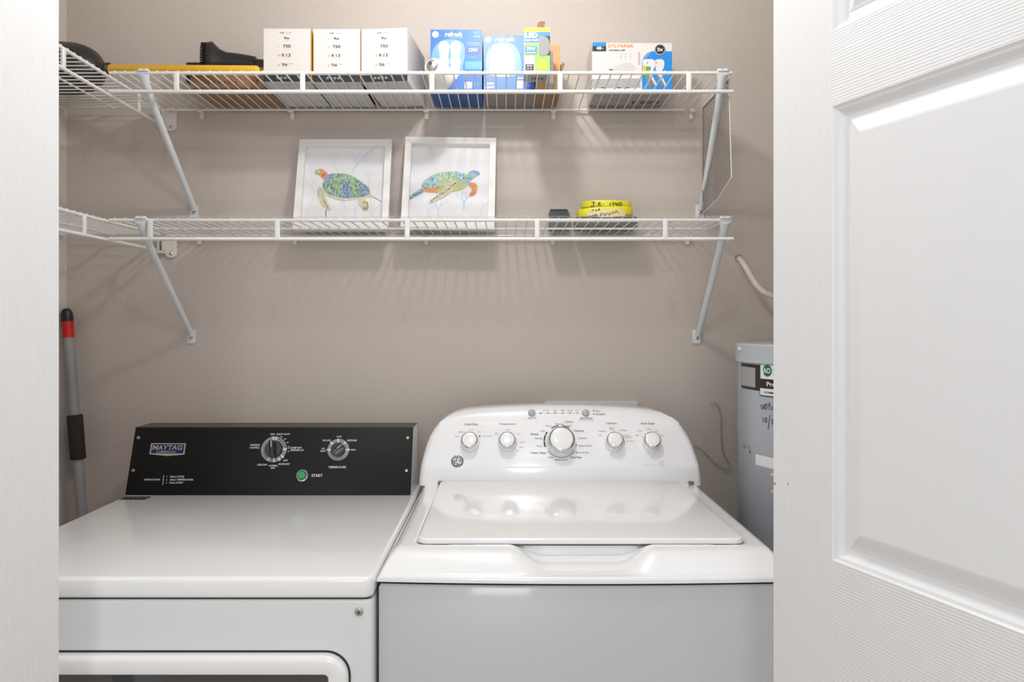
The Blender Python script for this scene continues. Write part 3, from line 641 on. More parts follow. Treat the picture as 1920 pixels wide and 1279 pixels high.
def t1(b, F):
    random.seed(3)
    for x, y, a, l, mm in ((470, 370, 1.9, 60, 'wash_grey'), (590, 380, 1.1, 70, 'wash_blue'), (700, 300, 1.2, 50, 'wash_grey'), (270, 560, 1.9, 50, 'wash_green'), (200, 760, 1.4, 60, 'wash_grey'), (620, 765, 1.5, 60, 'coral_blue'), (540, 700, 1.9, 40, 'coral_blue'), (760, 760, 1.2, 70, 'wash_green'), (330, 765, 1.6, 45, 'wash_cream'), (730, 500, 1.3, 45, 'wash_green'), (450, 740, 1.7, 40, 'wash_cream')): coral(b, F, x, y, a, l, .8, mm)
    b.stroke(F, Z6([(600, 370), (650, 300), (720, 220), (790, 165)]), .7, 'coral_blue', .0006); b.stroke(F, Z6([(740, 765), (760, 680), (750, 600), (735, 480)]), 1.2, 'wash_green', .0006, sp=4)
    b.stroke(F, Z6([(375, 770), (368, 720), (380, 690)]), 1.2, 'badge_blue', .0006)
    b.stroke(F, Z6([(755, 583), (800, 605), (850, 635)]), 1.4, 'syl_red', .0007)
    b.smooth(F, Z6([(320, 505), (345, 540), (370, 600), (410, 690), (400, 710), (370, 700), (320, 640), (297, 570), (300, 525)]), 'skin_cream', .0008)
    b.smooth(F, Z6([(680, 600), (720, 625), (740, 670), (730, 710), (700, 710), (660, 670), (640, 640), (660, 610)]), 'skin_cream', .0008)
    b.smooth(F, Z6([(275, 380), (300, 355), (340, 355), (380, 385), (385, 410), (350, 440), (320, 410), (280, 395)]), 'skin_orange', .0008)
    b.smooth(F, Z6([(272, 382), (290, 358), (315, 356), (325, 375), (300, 400), (280, 397)]), 'skin_cream', .0010)
    b.smooth(F, Z6([(350, 500), (400, 540), (500, 580), (640, 590), (745, 560), (752, 590), (640, 612), (520, 625), (420, 600), (365, 560)]), 'skin_cream', .0010)
    b.smooth(F, Z6([(345, 520), (348, 470), (370, 425), (405, 397), (460, 390), (540, 394), (610, 420), (680, 465), (735, 515), (748, 562), (700, 588), (640, 598), (570, 604), (490, 598), (420, 580), (368, 552)]), 'shell_deep', .0013, 6)
    spots(b, F, [(333+i*7+random.uniform(-5, 5), 545+i*18) for i in range(9)]+[(345+i*7, 610+i*14) for i in range(6)], .75, 'skin_dark', .0011)
    spots(b, F, [(310+i*9+random.uniform(-6, 8), 550+i*15) for i in range(9)]+[(340+i*5, 395+random.uniform(-8, 25)) for i in range(5)], .8, 'skin_dark', .0011)
    spots(b, F, [(715+random.uniform(-25, 15), 640+random.uniform(-5, 65)) for i in range(20)]+[(290, 375), (300, 385), (285, 392), (310, 365)], .9, 'skin_dark', .0012)
def t2(b, F):
    random.seed(5)
    for x, y, a, l, mm in ((1290, 260, 1.6, 50, 'wash_green'), (1330, 760, 1.5, 60, 'coral_blue'), (1240, 765, 1.5, 55, 'wash_blue'), (1550, 700, 1.5, 50, 'coral_blue'), (1555, 700, 1.6, 60, 'coral_blue'), (1700, 760, 1.6, 50, 'wash_blue'), (1130, 420, 1.7, 45, 'wash_grey'), (1430, 765, 1.5, 40, 'wash_cream'), (1200, 640, 2.0, 30, 'wash_blue')): coral(b, F, x, y, a, l, 1.0, mm)
    b.smooth(F, Z6([(1600, 470), (1650, 475), (1670, 510), (1660, 560), (1620, 590), (1598, 575), (1620, 530), (1590, 490)]), 'skin_orange', .0008)
    b.smooth(F, Z6([(1205, 515), (1215, 545), (1160, 582), (1082, 618), (1078, 598), (1100, 575), (1140, 545)]), 'skin_blue', .0008)
    b.smooth(F, Z6([(1200, 520), (1260, 505), (1340, 500), (1350, 530), (1330, 558), (1255, 553), (1215, 545)]), 'skin_orange', .0009)
    b.smooth(F, Z6([(1340, 520), (1480, 470), (1590, 470), (1575, 505), (1530, 532), (1470, 545), (1400, 545), (1345, 560)]), 'belly', .0010)
    b.smooth(F, Z6([(1540, 430), (1575, 405), (1605, 372), (1650, 365), (1685, 380), (1688, 402), (1655, 418), (1610, 455), (1580, 480), (1540, 480)]), 'skin_blue', .0012)
    b.smooth(F, Z6([(1188, 495), (1220, 450), (1290, 405), (1380, 380), (1470, 375), (1550, 390), (1585, 410), (1560, 440), (1500, 465), (1420, 488), (1340, 510), (1250, 520), (1195, 515)]), 'shell_pale', .0014, 6)
    b.smooth(F, Z6([(1470, 455), (1492, 475), (1450, 545), (1370, 600), (1265, 645), (1268, 618), (1335, 570), (1390, 500), (1430, 465)]), 'skin_cream', .0017)
    spots(b, F, [(1480-i*7+random.uniform(-8, 8), 478+i*5+random.uniform(-6, 14)) for i in range(30)], .95, 'skin_dark', .0019)
    spots(b, F, [(1200-i*9, 540+i*5+random.uniform(-6, 8)) for i in range(13)]+[(1085, 600), (1092, 612), (1660, 385), (1672, 392), (1640, 378), (1610, 565), (1625, 575), (1640, 562)]+[(1545+i*12+random.uniform(-5, 5), 425+random.uniform(-15, 20)) for i in range(7)], .95, 'skin_dark', .0019)
picture('white framed watercolour of a sea turtle facing left', P(547.5, 433, 1.925).x, .2475, .2560, 0, t1)
picture('white framed watercolour of a sea turtle facing right', P(750.5, 433, 1.925).x, .2430, .2590, math.radians(-.9), t2)

# ------------------------------------------------------------------ lower shelf small things
b = B(); T = lambda x, y, z: Vector((x, y, z))
x0, x1 = .1115, .1600; zt = DL2+.050
b.loops([[T(x0, 1.916, DL2+.0004), T(x1+.008, 1.916, DL2+.0004), T(x1+.008, 1.985, DL2+.0004), T(x0, 1.985, DL2+.0004)],
         [T(x0, 1.914, DL2+.028), T(x1+.006, 1.914, DL2+.028), T(x1+.006, 1.985, DL2+.028), T(x0, 1.985, DL2+.028)],
         [T(x0+.001, 1.920, zt-.004), T(x1-.001, 1.920, zt-.004), T(x1-.001, 1.985, zt-.004), T(x0+.001, 1.985, zt-.004)],
         [T(x0+.003, 1.924, zt), T(x1-.003, 1.924, zt), T(x1-.003, 1.982, zt), T(x0+.003, 1.982, zt)]], 'charcoal', smooth=False)
b.out('charger', loc=(.135, 1.95, DL2), label='small black plastic charger with sloped side on the lower shelf', category='charger')
b = B(); b.slab(.178, .338, 1.914, 1.992, DL2+.0003, DL2+.030, 'charcoal', rc=.01, rb=.004); b.out('battery_pack', loc=(.26, 1.953, DL2), label='flat black plastic pack under the yellow marked bands', category='battery pack')
t = thing('marked_band', 'two stacked yellow bands with black marker writing and a masking tape label', 'band', (.262, 1.95, DL2+.030))
def band(cx, cy, rx, ry, z0, z1, tilt, m, name, parent, slope=0, skew=0):
    b = B(); n = 48; L = []
    for (dr, f) in ((0, 0), (.0015, .15), (.0015, .85), (0, 1), (-.004, 1), (-.004, 0)):
        lp = []
        for k in range(n):
            a = 2*PI*k/n; xx = (rx+dr)*math.cos(a); yy = (ry+dr)*math.sin(a)
            lp.append(Vector((cx+xx+skew*f, cy+yy, z0+(z1-z0)*f+tilt*xx-slope*(xx/rx)**2*.0)))
        L.append(lp)
    b.loops(L, m, closed=True); return b, name, parent
zb0 = DL2+.0305
b, nm, pa = band(.258, 1.953, .072, .037, zb0+.002, zb0+.0245, .045, 'tape_yellow', 'lower_band', t)
class Ell:
    def __init__(s, cx, cy, rx, ry): s.c = (cx, cy, rx, ry)
    def uv(s, px, py):
        cx, cy, rx, ry = s.c; Y = cy-ry
        for _ in range(4):
            X = (px-CX)/FPX*Y; q = max(-1, min(1, (X-cx)/rx)); Y = cy-ry*math.sqrt(1-q*q)
        return X, CAMZ+(CY-py)/FPX*Y
    def at(s, u, v, h=0):
        cx, cy, rx, ry = s.c; q = max(-1, min(1, (u-cx)/rx)); return Vector((u, cy-ry*math.sqrt(1-q*q)-h, v))
z5b = lambda pts: [(1020+x/10.105, 370+y/10.105) for x, y in pts]
E1 = Ell(.258, 1.953, .0735, .0385); E2 = Ell(.262, 1.953, .0655, .0365)
for k in range(14):
    xa, xb = 1102+k*5, 1107+k*5; g = lambda x: 392.5-(x-1102)*.035+(x-1140)**2*.0012
    b.prpx(E1, [(xa, 407.5), (xb, 407.5), (xb, g(xb)+1.5), (xa, g(xa)+1.5)], 'masking', .0006)
for st in ([(865, 345), (885, 372)], [(890, 372), (935, 330)], [(935, 365), (975, 320), (1020, 355)], [(955, 350), (1000, 345)], [(1105, 300), (1060, 320), (1065, 350), (1100, 345)], [(1130, 300), (1135, 340), (1165, 345), (1180, 295)], [(1205, 300), (1215, 330), (1250, 330), (1260, 285)], [(1290, 320), (1300, 270), (1335, 300), (1365, 250), (1410, 300)], [(880, 265), (885, 280)], [(905, 240), (935, 235), (930, 275)], [(960, 235), (990, 250), (995, 265)], [(1000, 240), (1002, 262)]):
    b.stroke(E1, z5b(st), 1.5, 'marker', .0012)
b.stroke(E1, z5b([(1040, 215), (1060, 235), (1045, 250), (1028, 235), (1040, 215)]), 1.6, 'marker', .0012)
b.out(nm, pa)
b, nm, pa = band(.262, 1.953, .064, .035, zb0+.0255, zb0+.0425, .0, 'tape_yellow', 'upper_band', t)
for st in ([(905, 95), (960, 95)], [(945, 95), (940, 160), (900, 175), (880, 165)], [(1040, 95), (1025, 150)], [(1040, 100), (1075, 105), (1040, 125), (1085, 150), (1025, 155)], [(1255, 105), (1250, 165)], [(1285, 105), (1330, 110), (1300, 165)], [(1360, 100), (1345, 135), (1400, 135)], [(1395, 100), (1385, 165)], [(1430, 110), (1415, 150), (1455, 160), (1480, 125), (1450, 100), (1430, 110)]):
    b.stroke(E2, z5b(st), 1.7, 'marker', .0010)
for q in ((985, 160), (1125, 130)): b.disc(E2, *z5b([q])[0], .9, 'marker', .001, n=8)
b.out(nm, pa)

# ------------------------------------------------------------------ pole in the corner
t = thing('mop_handle', 'grey pole with red collar, black tip and foam grip leaning in the left corner', 'pole', (-1.03, 1.93, 0))
pt = P(124.5, 578, 1.985); pb = Vector((-1.040, 1.945, 0.02)); dd = (pt-pb).normalized(); ln = (pt-pb).length
at = lambda px_y: None
def alongz(y):  # fraction where the pole shows at row y
    best = min((abs(CY-(pb+dd*s).z*0-((CAMZ-(CAMZ+(0))))) for s in (0,)), default=0)
    lo, hi = 0, ln
    for _ in range(40):
        mid = (lo+hi)/2; q = pb+dd*mid; yy = CY-(q.z-CAMZ)/q.y*FPX
        if yy > y: lo = mid
        else: hi = mid
    return lo
A = lambda y: pb+dd*alongz(y)
b = B(); b.tube([pb, A(632)], .0128, 'handle_grey', n=20)
Fp = Plane(A(740)-Vector((0, .0132, 0)), (1, 0, 0), dd)
for st in ([(128, 680), (131, 690)], [(129, 696), (132, 702)], [(129, 706), (133, 709)], [(130, 713), (133, 720)], [(130, 724), (134, 730)]): b.stroke(Fp, st, 1.2, 'print_mid', .0006)
b.out('pole', t)
b = B(); b.tube([A(633), A(602)], .0142, 'red_plastic', n=20); b.out('collar', t)
b = B(); q0, q1 = A(603), A(578); b.tube([q0, q0+(q1-q0)*.55, q0+(q1-q0)*.8, q0+(q1-q0)*.95, q1], [.0148, .0145, .012, .008, .002], 'plastic_black', n=20); b.out('tip', t)
b = B(); b.tube([A(861), A(859), A(780), A(778)], [.0175, .0190, .0190, .0175], 'foam_black', n=20); b.out('foam_grip', t)
b = B(); b.box(-1.10, -.985, 1.90, 1.99, 0.0, .03, 'plastic_black'); b.out('mop_head', t)

# ------------------------------------------------------------------ dryer
D0, D1, DF, DT = -.917, -.2172, 1.217, .920
t = thing('dryer', 'white dryer with black control panel, standing left of the washer', 'dryer', ((D0+D1)/2, 1.57, 0)); dr = t
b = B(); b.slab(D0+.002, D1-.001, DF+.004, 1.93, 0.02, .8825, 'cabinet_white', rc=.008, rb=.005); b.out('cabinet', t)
b = B(); b.slab(D0+.012, D1-.012, DF+.014, 1.92, 0.0, .03, 'gap_dark', rc=.008, rb=.002); b.out('base', t)
b = B(); b.slab(D0+.006, D1-.006, DF+.008, 1.92, .880, .888, 'gap_dark', rc=.008, rb=.0005); b.out('seam', t)
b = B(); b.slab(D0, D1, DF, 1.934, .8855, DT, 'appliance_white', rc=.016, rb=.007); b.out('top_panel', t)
YT, ZT, YBk, YP = 1.850, 1.077, 1.934, 1.7985
b = B(); k0, k1 = D0-.001, -.2300
sec = lambda X, i=0: [Vector((X, YP+.004, DT+.0005)), Vector((X, YT+.004, ZT-.0015)), Vector((X, YBk, ZT-.0015)), Vector((X, YBk, DT+.0005))]
b.loops([sec(k0+.002), sec(k1+.0)], 'appliance_white', smooth=False); b.out('console_housing', t)
F = Plane((0, YP, DT+.001), (1, 0, 0), (0, YT-YP, ZT-DT)); hgt = math.hypot(YT-YP, ZT-DT)-.001
b = B(); b.slab(k0, k1, 0, hgt, -.003, .0, 'console_black', rc=.002, rb=.0008, T=F.T(), n=2, nb=2)
top = [Vector((k0, YT, ZT)), Vector((k1, YT, ZT)), Vector((k1+.0, YBk, ZT)), Vector((k0, YBk, ZT))]
b.loops([[v-Vector((0, 0, .0015)) for v in top], top], 'console_bevel', smooth=False)
cp = b.out('control_panel', t)
W_ = 'print_white'; DB = {}
def pick(x, y):
    k = 'instruction_lettering' if x < 400 else 'start_lettering' if y > 885 else 'cycle_markings' if x < 590 else 'temperature_markings'
    if k not in DB: DB[k] = B()
    return DB[k]
def T_(s_, x, y, h, w=None, al='C', bold=.012): pick(x, y).text(F, s_, x, y, h, W_, w=w, align=al, bold=bold)
T_('INSTRUCTIONS', 285.5, 899.5, 3.2, 30); pick(307, 900).stroke(F, [(307.2, 891), (305, 909.5)], .9, W_)
for s_, y, w in (('1', 894, None), ('2', 899.7, None), ('3', 905.5, None)): T_(s_, 313.5-(y-894)*.12, y, 2.8)
T_('Select CYCLE', 319.5, 893.8, 3.4, 26, 'L'); T_('Select TEMPERATURE', 319, 899.6, 3.4, 43.5, 'L'); T_('Press START', 318, 905.3, 3.4, 26, 'L')
T_('OFF', 511.5, 814.6, 3.3, 8.5); T_('HEAVY DUTY', 531.5, 814.4, 3.3, 25)
T_('WRINKLE', 478.3, 834.6, 3.3, 18.5); T_('CONTROL', 477.6, 839.7, 3.3, 18.5); T_('DAMP DRY', 545.5, 839.8, 3.3, 21, 'L'); T_('FRESHEN UP', 545.3, 844.3, 3.3, 24, 'L')
T_('OFF', 535.3, 863.6, 3.3, 8.5); T_('MORE DRY', 533.4, 870.3, 3.3, 21); T_('NORMAL', 512.8, 873.4, 3.3, 17.5); T_('DRY', 512.3, 877.8, 3.3, 8.5); T_('LESS DRY', 492.5, 871.6, 3.3, 19)
for s_, x, y in (('60', 527.8, 819.2), ('50', 534.8, 823.3), ('40', 539.2, 830), ('30', 541.6, 838), ('20', 541, 846.5)): T_(s_, x, y, 2.2, 4)
T_('LOW', 636.3, 819.0, 3.3, 9); T_('EX LOW', 613, 826, 3.3, 15); T_('MEDIUM', 660, 826, 3.3, 17); T_('HIGH', 662, 843.6, 3.0, 10); T_('NO', 606.3, 841.3, 3.0, 6); T_('HEAT', 606, 846, 3.0, 10)
T_('TEMPERATURE', 632.5, 876.2, 4.0, 33); T_('START', 594.5, 891.8, 5.4, 20.5, bold=.02)
pick(513, 842).ring(F, 513.7, 842.6, 16.5, 24.2, 'print_grey', .0006); pick(634, 843).ring(F, 634.4, 843.4, 13.2, 20.4, 'print_grey', .0006)
def tick(cx, cy, r0, r1, deg, m='print_white', w=1.6):
    a = math.radians(deg); pick(cx, cy).stroke(F, [(cx+r0*math.cos(a), cy-r0*math.sin(a)), (cx+r1*math.cos(a), cy-r1*math.sin(a))], w, m, .0009)
for a in (90, 95, 80, 76, 2, -2, -38, -42, -60, -64, -88, -92, -116, -120): tick(513.7, 842.6, 17, 24, a)
for a in (62, 50, 38, 26, 14): tick(513.7, 842.6, 20, 25.5, a, 'console_black', 1.2)
for a in (88, 93, 48, 43, 137, 132, 178, 184, -3, 3): tick(634.4, 843.4, 14, 20.5, a)
for a in (0, 180): tick(634.4, 843.4, 14, 23.5, a, w=.7)
tick(513.7, 842.6, 25, 30, 3, w=.6)
for k_ in DB: DB[k_].out(k_, cp)
# badge
b = B(); bd = [(284.2, 831.3), (349, 831.5), (346, 852.6), (313.5, 855.3), (280.5, 852)]
V0 = [F.at(*F.uv(*p), 0) for p in bd]; V1 = [F.at(*F.uv(*p), .0018) for p in bd]; b.loops([list(reversed(V0)), list(reversed(V1))], 'badge_silver', smooth=False)
b.prpx(F, [(286.8, 833.2), (283.6, 850.2), (343.9, 850.5), (346.6, 833.3)], 'badge_blue', .0024)
b.text(F, 'MAYTAG', 315, 839.6, 9.0, 'badge_silver', w=56, bold=.018, shear=.12, off=.0030); b.text(F, 'COMMERCIAL', 312.3, 847.5, 3.7, 'badge_silver', w=38, bold=.015, off=.0030)
b.out('badge', cp)
def dknob(x, y, R, h, deg, stripe, nm):
    u, v = F.uv(x, y); k = abs(F.uv(x+1, y)[0]-u); R *= k; o = F.at(u, v, .0008); b = B()
    b.lathe([(R, 0), (R, .006), (R*.93, .009), (.0001, .009)], o, F.n, 'black_gloss', n=32)
    a = math.radians(deg); e1 = F.ex*math.cos(a)+F.ey*math.sin(a); e2 = F.n.cross(e1); hw = R*.26
    b.slab(-R*.92, R*.92, -hw, hw, .008, h, 'black_gloss', rc=hw*.7, rb=hw*.5, T=lambda x, y, z: o+e1*x+e2*y+F.n*z)
    kb = b.out(nm, dr)
    b = B(); b.box(R*.1, R*.85, -.0007, .0007, h, h+.0004, stripe, T=lambda x, y, z: o+e1*x+e2*y+F.n*z); b.out('pointer', kb)
dknob(513.9, 842.8, 16.8, .024, 97, 'print_white', 'cycle_knob'); dknob(634.6, 843.6, 13.4, .022, 40, 'chrome', 'temperature_knob')
u, v = F.uv(566.6, 891.6); o = F.at(u, v, .0005)
b = B(); b.lathe([(.0150, 0), (.0150, .002), (.0128, .0042), (.0112, .0042), (.0108, .001)], o, F.n, 'chrome', n=32, caps=False); b.lathe([(.0112, .0005), (.0112, .0012), (.0001, .0012)], o, F.n, 'print_dark'); sb = b.out('start_button', t)
b = B(); b.lathe([(.0098, .0008), (.0098, .0065), (.0085, .0082), (.0001, .0088)], o, F.n, 'green_lens', n=32); b.out('green_lens', sb, label='round green lens')
for x, y in ((259.7, 820.8), (249.8, 882.3), (764.3, 821), (762, 882.5)):
    u, v = F.uv(x, y); b = B(); b.lathe([(.0042, 0), (.0042, .001), (.0028, .0026), (.0001, .003)], F.at(u, v, .0003), F.n, 'steel', n=16)
    a = F.at(u, v, .0034); b.poly([a-F.ex*.002-F.ey*.0004, a+F.ex*.002-F.ey*.0004, a+F.ex*.002+F.ey*.0004, a-F.ex*.002+F.ey*.0004], 'print_dark'); b.out('screw', t)
# rating label on the top
b = B(); q = lambda px, py: P(px, py, (CAMZ-DT)*FPX/(py-CY)); zz = Vector((0, 0, .0004))
b.poly([q(222.5, 937)+zz, q(272.5, 937)+zz, q(284, 931.5)+zz, q(236, 931.5)+zz], 'console_black')
for k in range(5):
    xa = 238+k*8; b.poly([q(xa, 935)+zz*2, q(xa+6, 935)+zz*2, q(xa+7.2, 933.6)+zz*2, q(xa+1.2, 933.6)+zz*2], 'print_grey')
b.out('rating_label', t, label='small dark rating label')
# door
Ff = Plane((0, DF+.0035, 0), (1, 0, 0), (0, 0, 1)); TT = Ff.T()
dc = (D0+D1)/2; hw = -.257-dc
b = B(); b.slab(dc-hw-.003, dc+hw+.003, .205, .8000, -.004, .0008, 'gap_dark', rc=.040, rb=.0004, T=TT, n=8); b.out('door_gap_shade', t)  # added dark slab: recess shade around the door put into its colour
b = B()
def rr(x0, x1, y0, y1, r, h, n=8):
    out = []
    for cx, cy, a0 in ((x1-r, y1-r, 0), (x0+r, y1-r, 90), (x0+r, y0+r, 180), (x1-r, y0+r, 270)):
        for k in range(n+1):
            a = math.radians(a0+90*k/n); out.append(TT(cx+r*math.cos(a), cy+r*math.sin(a), h))
    return out
def rin(i, h, base=.038): return rr(dc-hw+i, dc+hw-i, .208+i, .797-i, max(base-i, .006), h)
b.loops([rin(0, -.002), rin(0, .010), rin(.0015, .0135), rin(.005, .016), rin(.010, .017), rin(.024, .0165), rin(.0295, .0150), rin(.0315, .0120), rin(.0320, .0075)], 'appliance_white', caps=False); dd_ = b.out('door', t)
b = B(); b.loops([rin(.0310, .0020), rin(.0310, .0085)], 'glass_dark', smooth=False); b.out('window', dd_, label='dark glass window')
b = B(); o = P(673, 1147, DF+.004); b.lathe([(.0072, -.001), (.0072, .0012), (.0055, .0030), (.0001, .0036)], o, (0, -1, 0), 'steel', n=20)
for a in (0, 1, 2): 
    c_, s_ = math.cos(a*PI/3), math.sin(a*PI/3); yy = o.y-.0040; b.poly([(o.x-.004*c_+.0005*s_, yy, o.z-.004*s_-.0005*c_), (o.x+.004*c_+.0005*s_, yy, o.z+.004*s_-.0005*c_), (o.x+.004*c_-.0005*s_, yy, o.z+.004*s_+.0005*c_), (o.x-.004*c_-.0005*s_, yy, o.z-.004*s_+.0005*c_)], 'print_dark')
b.out('screw', t)

# ------------------------------------------------------------------ washer
W0, W1 = -.2158, .4785; WC = (W0+W1)/2; WH = (W1-W0)/2
wa = thing('washer', 'white top-load washer with chrome ringed knobs, right of the dryer', 'washer', (WC, 1.57, 0))
Yfr = lambda x: 1.232+.011*((x-WC)/WH)**2
b = B(); out = []
def foot(ins, z, N=28):
    pts = [Vector((W0+ins+(W1-W0-2*ins)*k/N, Yfr(W0+ins+(W1-W0-2*ins)*k/N)+ins, z)) for k in range(N+1)]
    return pts+[Vector((W1-ins, 1.90, z)), Vector((W0+ins, 1.90, z))]
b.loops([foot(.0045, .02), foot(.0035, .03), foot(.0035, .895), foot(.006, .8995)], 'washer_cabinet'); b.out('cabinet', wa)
b = B(); b.loops([foot(.016, 0), foot(.016, .03)], 'gap_dark'); b.out('base', wa)
b = B(); b.loops([foot(.008, .898), foot(.008, .9055)], 'gap_dark'); b.out('seam', wa)
# moulded top with hand scoop
L0, L1, LY0, LY1 = -.157, .4205, 1.309, 1.788
def rsd(x, y, x0, x1, y0, y1, r):
    qx = abs(x-(x0+x1)/2)-(x1-x0)/2+r; qy = abs(y-(y0+y1)/2)-(y1-y0)/2+r
    return math.hypot(max(qx, 0), max(qy, 0))+min(max(qx, qy), 0)-r
def topz(x, y):
    yf = Yfr(x); t_ = (y-yf)/.062
    zf = .909+.042*(math.sin(PI/2*min(1, max(0, t_))) if t_ < 1 else 1)
    if t_ < .10: zf = .909+.042*math.sin(PI/2*.10)*math.sqrt(max(0, 1-(1-max(t_, 0)/.10)**2))
    d = min(x-W0, W1-x); ts = min(1, max(0, d/.034)); zs = .909+.042*math.sin(PI/2*ts)
    z = min(zf, zs) if abs(zf-zs) > .006 else (zf+zs)/2-.003-((zf-zs)**2)/(4*.006)*0+(abs(zf-zs)/2)*(-1)+.003*(abs(zf-zs)/.006)
    z = min(z, zf, zs)
    # shallow bed for the lid
    sd = rsd(x, y, L0-.003, L1+.003, LY0-.003, LY1+.02, .02); z -= .0055*sm((-sd)/.004)
    # hand scoop
    yf_lid = 1.317
    s_ = sm((.128-abs(x-.131))/.066)
    if s_ > 0 and y < yf_lid:
        zfl = .9150+.0085*min(1, max(0, (y-yf-.012)/.05))
        if t_ < .22: zfl = min(zf, zfl)
        zfl += .004*sm((y-1.300)/.012)
        z = z*(1-s_)+min(z, zfl)*s_
    return z
b = B(); NX = 190; ys = [0, .0008, .002, .004, .0065, .010, .014, .018, .023, .028, .034, .040, .046, .052, .058, .062, .066, .070, .0712, .0724, .0736, .0748, .0760, .0772, .0784, .0796, .081, .085, .095, .11, .14]+[.18+.05*k for k in range(6)]
gx = []
for i in range(NX+1):
    q = i/NX; gx.append(W0+(W1-W0)*q)
gx = sorted(set([round(v, 5) for v in gx]+[round(v, 5) for k in range(7) for v in (W0+.0012*k*k*.6, W1-.0012*k*k*.6)]))
grid = []
for x in gx:
    col = []; yf = Yfr(x)
    for q in ys+[.52, .548, .553, .558, .563, .58, .66]:
        y = yf+q if q < .66 else 1.895
        col.append(b.bm.verts.new((x, y, topz(x, y))))
    grid.append(col)
for i in range(len(grid)-1):
    for j in range(len(grid[0])-1): b.face([grid[i][j], grid[i+1][j], grid[i+1][j+1], grid[i][j+1]], 'washer_white', True)
bound = [c[0] for c in grid]+grid[-1][1:]+[c[-1] for c in reversed(grid[:-1])]+list(reversed(grid[0][1:-1]))
for f_, zz in ((0, .9045),):
    low = [b.bm.verts.new((v.co.x, v.co.y, .9045)) for v in bound]; n = len(bound)
    for i in range(n): b.face([bound[(i+1) % n], bound[i], low[i], low[(i+1) % n]], 'washer_white', True)
b.out('top_frame', wa, sharp=50)
b = B(); b.slab(L0, L1, LY0, LY1, .9475, .9575, 'washer_white', rc=.02, rb=.0035, n=8, nb=4, rb0=.001)
ld = b.out('lid', wa)
b = B(); b.slab(L0+.002, L1-.002, LY0+.003, LY1-.002, .9452, .9478, 'gap_hinge_grey', rc=.02, rb=.0003, n=6, nb=1); b.out('lid_gap_shade', ld)  # added grey slab, its colour stands in for shade under the lid edge
# console
def prof(z):
    pts = [(.944, 1.7935), (.990, 1.7985), (1.000, 1.8025), (1.010, 1.810), (1.12, 1.865), (1.14, 1.875)]
    for (a, ya), (c, yc) in zip(pts, pts[1:]):
        if z <= c: return ya+(yc-ya)*(z-a)/(c-a)
    return pts[-1][1]
right = [(.343, .944), (.342, .965), (.3385, .99), (.333, 1.015), (.327, 1.038), (.320, 1.056), (.310, 1.073), (.297, 1.088), (.280, 1.101), (.258, 1.111), (.232, 1.1175), (.19, 1.1215), (.14, 1.1245), (.09, 1.1265), (.045, 1.1278), (0, 1.1282)]
outl = [(WC+a, z) for a, z in right]+[(WC-a, z) for a, z in reversed(right[:-1])]
cc = (WC, 1.03)
def lp(ins, dy):
    res = []; n = len(outl)
    for i, (x, z) in enumerate(outl):
        a, c = outl[i-1] if i else (x, z-.01), outl[(i+1)] if i < n-1 else (x, z-.01)
        tx, tz = c[0]-a[0], c[1]-a[1]
        if i == 0: tx, tz = outl[1][0]-x, outl[1][1]-z
        if i == n-1: tx, tz = x-outl[-2][0], z-outl[-2][1]
        l = math.hypot(tx, tz) or 1; nx_, nz_ = -tz/l, tx/l
        X, Z = x+nx_*ins, z+nz_*ins
        if i in (0, n-1): Z = z
        res.append(Vector((X, (prof(Z)+dy) if dy is not None else 1.93, Z)))
    return res
b = B(); Ls = [lp(0, None), lp(0, .022), lp(.0012, .014), lp(.004, .0075), (lp(.009, .0025)), lp(.015, .0004)]
V = b.loops(Ls, 'washer_white', caps=False)
f = b.face([b.bm.verts.new(v.co) for v in V[-1]], 'washer_white', True)
bmesh.ops.remove_doubles(b.bm, verts=b.bm.verts, dist=1e-5)
for zc_ in [.955, .970, .985, .990, .995, 1.0, 1.005, 1.010, 1.03, 1.06, 1.09, 1.11]:
    fs = [f for f in b.bm.faces if len(f.verts) > 4 or f.calc_area() > .002]
    ge = list({v for f in fs for v in f.verts})+list({e for f in fs for e in f.edges})+fs
    r = bmesh.ops.bisect_plane(b.bm, geom=ge, plane_co=(0, 0, zc_), plane_no=(0, 0, 1), dist=1e-6)
    for v in r['geom_cut']:
        if isinstance(v, bmesh.types.BMVert) and v.co.y < 1.9: v.co.y = min(v.co.y, 1e9) if abs(abs(v.co.x-WC)-.34) < .001 else v.co.y
for v in b.bm.verts:
    if v.co.y < 1.90 and abs(v.co.x-WC) < .30 and v.co.z < 1.105 and v.co.z > .946: v.co.y = prof(v.co.z)
for f in b.bm.faces: f.smooth = True
con = b.out('console', wa, sharp=40)
FW = Plane((0, prof(1.01), 1.01), (1, 0, 0), (0, .5, 1))
WB = {}
class Pick:
    def _p(s, x, y):
        k = 'energy_mark' if (y > 864 and x > 1190) else 'indicator_markings' if (y < 790 and x > 980) else 'load_size_markings' if x < 922 else 'temperature_markings' if x < 992 else 'cycle_markings' if x < 1115 else 'option_markings' if x < 1190 else 'soak_markings'
        if k not in WB: WB[k] = B()
        return WB[k]
    def text(s, F, t, x, y, *a, **k): s._p(x, y).text(F, t, x, y, *a, **k)
    def disc(s, F, x, y, *a, **k): s._p(x, y).disc(F, x, y, *a, **k)
    def ring(s, F, x, y, *a, **k): s._p(x, y).ring(F, x, y, *a, **k)
    def stroke(s, F, p, *a, **k): s._p(*p[0]).stroke(F, p, *a, **k)
b = Pick()
def TW(s_, x, y, h, w=None, m='print_mid', bold=0.0): b.text(FW, s_, x, y, h, m, w=w, bold=bold, off=.0010)
